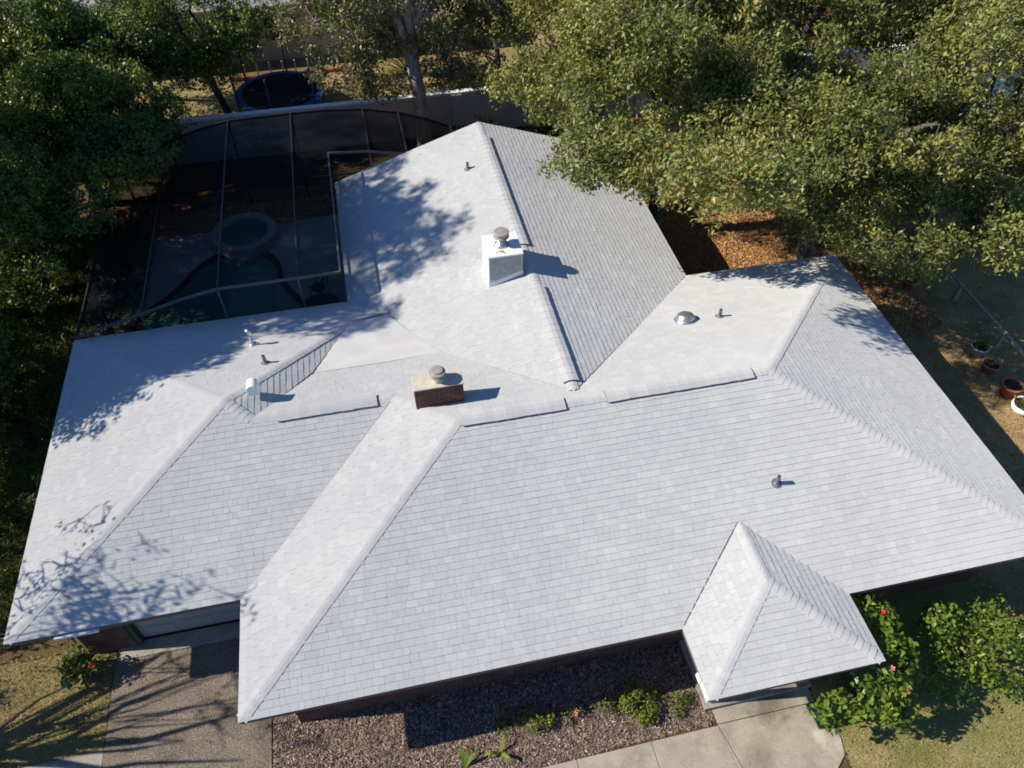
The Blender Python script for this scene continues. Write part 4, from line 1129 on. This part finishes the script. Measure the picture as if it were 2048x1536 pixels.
tree((-9.6, 10.6, 0), (-9.6, 10.9, 7.4), (1.7, 2.0, 3.0), 'dark tree outside the frame beside the left wing', 131, nclump=48, per=650, L=.17, W=.09, tr=.2, **DK)
BOUGH = [[(-8.6, 1.6, 1.2, .12), (-8.5, 2.1, 2.4, .10), (-8.2, 2.9, 3.4, .07), (-7.9, 3.6, 4.4, .03)],
         [(-8.6, 1.6, 1.6, .12), (-8.2, 1.7, 2.9, .10), (-7.6, 1.6, 3.9, .07), (-7.0, 1.9, 4.9, .03)],
         [(-8.6, 1.6, 1.9, .11), (-8.6, 1.1, 3.0, .09), (-8.3, .7, 4.2, .06), (-8.1, .6, 5.4, .03)],
         [(-8.6, 1.6, 1.0, .11), (-8.7, 0.9, 1.9, .09), (-8.5, 0.1, 2.8, .06), (-8.2, -.5, 3.9, .03)],
         [(-8.2, 1.7, 2.9, .07), (-7.7, 2.4, 3.6, .05), (-7.0, 2.8, 4.3, .025)], [(-8.6, 1.1, 3.0, .06), (-8.0, 1.2, 4.2, .045), (-7.4, 1.0, 5.4, .02)]]
_r = random.Random(8)
for _ in range(30):
    z0 = _r.uniform(1.0, 3.0); a = _r.uniform(-1.9, 1.6); l = _r.uniform(1.4, 2.6); w = _r.uniform(.025, .055)
    BOUGH.append([(-8.6, 1.6, z0, w), (-8.6 + .3 * l, 1.6 + .35 * a, z0 + .25 * l, w * .8), (-8.6 + .5 * l + _r.uniform(-.2, .2), 1.6 + .8 * a, z0 + .6 * l, w * .55), (-8.6 + .7 * l, 1.6 + 1.2 * a + _r.uniform(-.3, .3), z0 + .95 * l, w * .2)])
tree((-8.6, 1.6, 0), (-8.4, 3.4, 6.9), (1.9, 2.5, 1.6), 'nearly bare tree outside the frame left of the driveway', 132, nclump=60, cr=(.3, .65), per=55, L=.11, W=.07, leafm='leafpale', barkm='bark', tr=.13, lt=.2,
     fork=(-8.4, 2.2, 3.0), nlimb=8, name='bare_tree', twigs=1, inner=.1, boughs=BOUGH)
# trees and brush in the yard beyond the wall
BK = 'trees beyond the garden wall'
tree((10.6, 28.6, 0), (10.3, 27.6, 4.6), (3.0, 2.2, 2.0), 'brownish leafy tree beyond the wall right of the pale barked tree', 140, nclump=40, per=800, leafm='leafpale', barkm='bark', name='yard_tree', group=BK, zmin=2.2, cr=(.6, 1.1), tr=.16)
tree((4.4, 29.3, 0), (4.6, 28.4, 3.8), (1.7, 1.6, 1.5), 'dull green tree beyond the wall right of the trampoline', 141, nclump=30, per=900, leafm='leafdark', barkm='bark', name='yard_tree', group=BK, zmin=1.9, cr=(.5, .9), tr=.13)
tree((-5.0, 29.8, 0), (-4.6, 29.0, 4.0), (2.6, 1.8, 1.6), 'dark green tree beyond the wall at the far left', 142, nclump=34, per=800, leafm='leafdark', barkm='darkbark', name='yard_tree', group=BK, zmin=1.8, cr=(.6, 1.1), tr=.15)
shrub(6.6, 25.6, 2.0, .6, 1.9, 1, 'loose brownish brush behind the wall at the pale barked trunk', 50, leafm='leafpale', ncl=26, L=.13, W=.06, cr=(.3, .5), per=420)
shrub(10.2, 25.4, 1.7, .6, 2.0, 1, 'dark brush behind the wall near the oak canopy', 51, leafm='leafdark', ncl=24, L=.13, W=.06, cr=(.3, .5), per=520)
shrub(8.6, 22.7, 1.3, .5, 1.1, 1, 'low dark plants at the foot of the garden wall behind the gable', 52, leafm='leafdark', ncl=18, L=.2, W=.07, cr=(.25, .4), per=420)
shrub(11.2, 22.9, .9, .5, 1.2, 1, 'dark leafy plants at the wall beside the oak branches', 53, leafm='leafdark', ncl=14, L=.2, W=.07, cr=(.25, .4), per=420)
shrub(-4.6, 25.6, 2.4, .7, 2.2, 1, 'dark brush behind the wall left of the forked tree', 54, leafm='leafdark', ncl=30, L=.13, W=.06, cr=(.35, .55), per=480)
shrub(3.4, 25.2, 1.0, .5, 1.7, 1, 'dull brush leaning on the wall right of the trampoline', 55, leafm='leafpale', ncl=18, L=.12, W=.06, cr=(.25, .42), per=500)
shrub(6.8, 30.2, 2.6, .9, 2.2, 1, 'brownish shrubs in front of the beige house', 56, leafm='leafpale', ncl=34, L=.15, W=.07, cr=(.35, .55), per=420)
# tall hedge along the left boundary
rng = np.random.default_rng(77)
hg = thing('hedge', (-9.6, 6, 0), 'tall dark hedge outside the frame along the left boundary', 'hedge')
hc = [(-9.6 + rng.uniform(-.35, .35), y + rng.uniform(-.3, .3), z + rng.uniform(-.2, .15)) for y in np.arange(-3.5, 21, .75) for z in (.5, 1.35, 2.2, 3.0, 3.6) if y > 4.5 or z < 2.5]
P, rn = clump_leaves(hc, rng.uniform(.5, .8, len(hc)), 720, .15, .08, rng, 1.0, hollow=.2)
P[:, :, 2] = np.maximum(P[:, :, 2], .02)
quads('foliage', P, rn, M['leafdark'], hg)
mb = MB()
for y in np.arange(-3.5, 21, .75): mb.tube([(-9.6, y, -.1), (-9.6, y + .05, 1.5), (-9.55, y, 2.7)], [.04, .03, .01], 6)
mb.build('stem', M['darkbark'], hg)
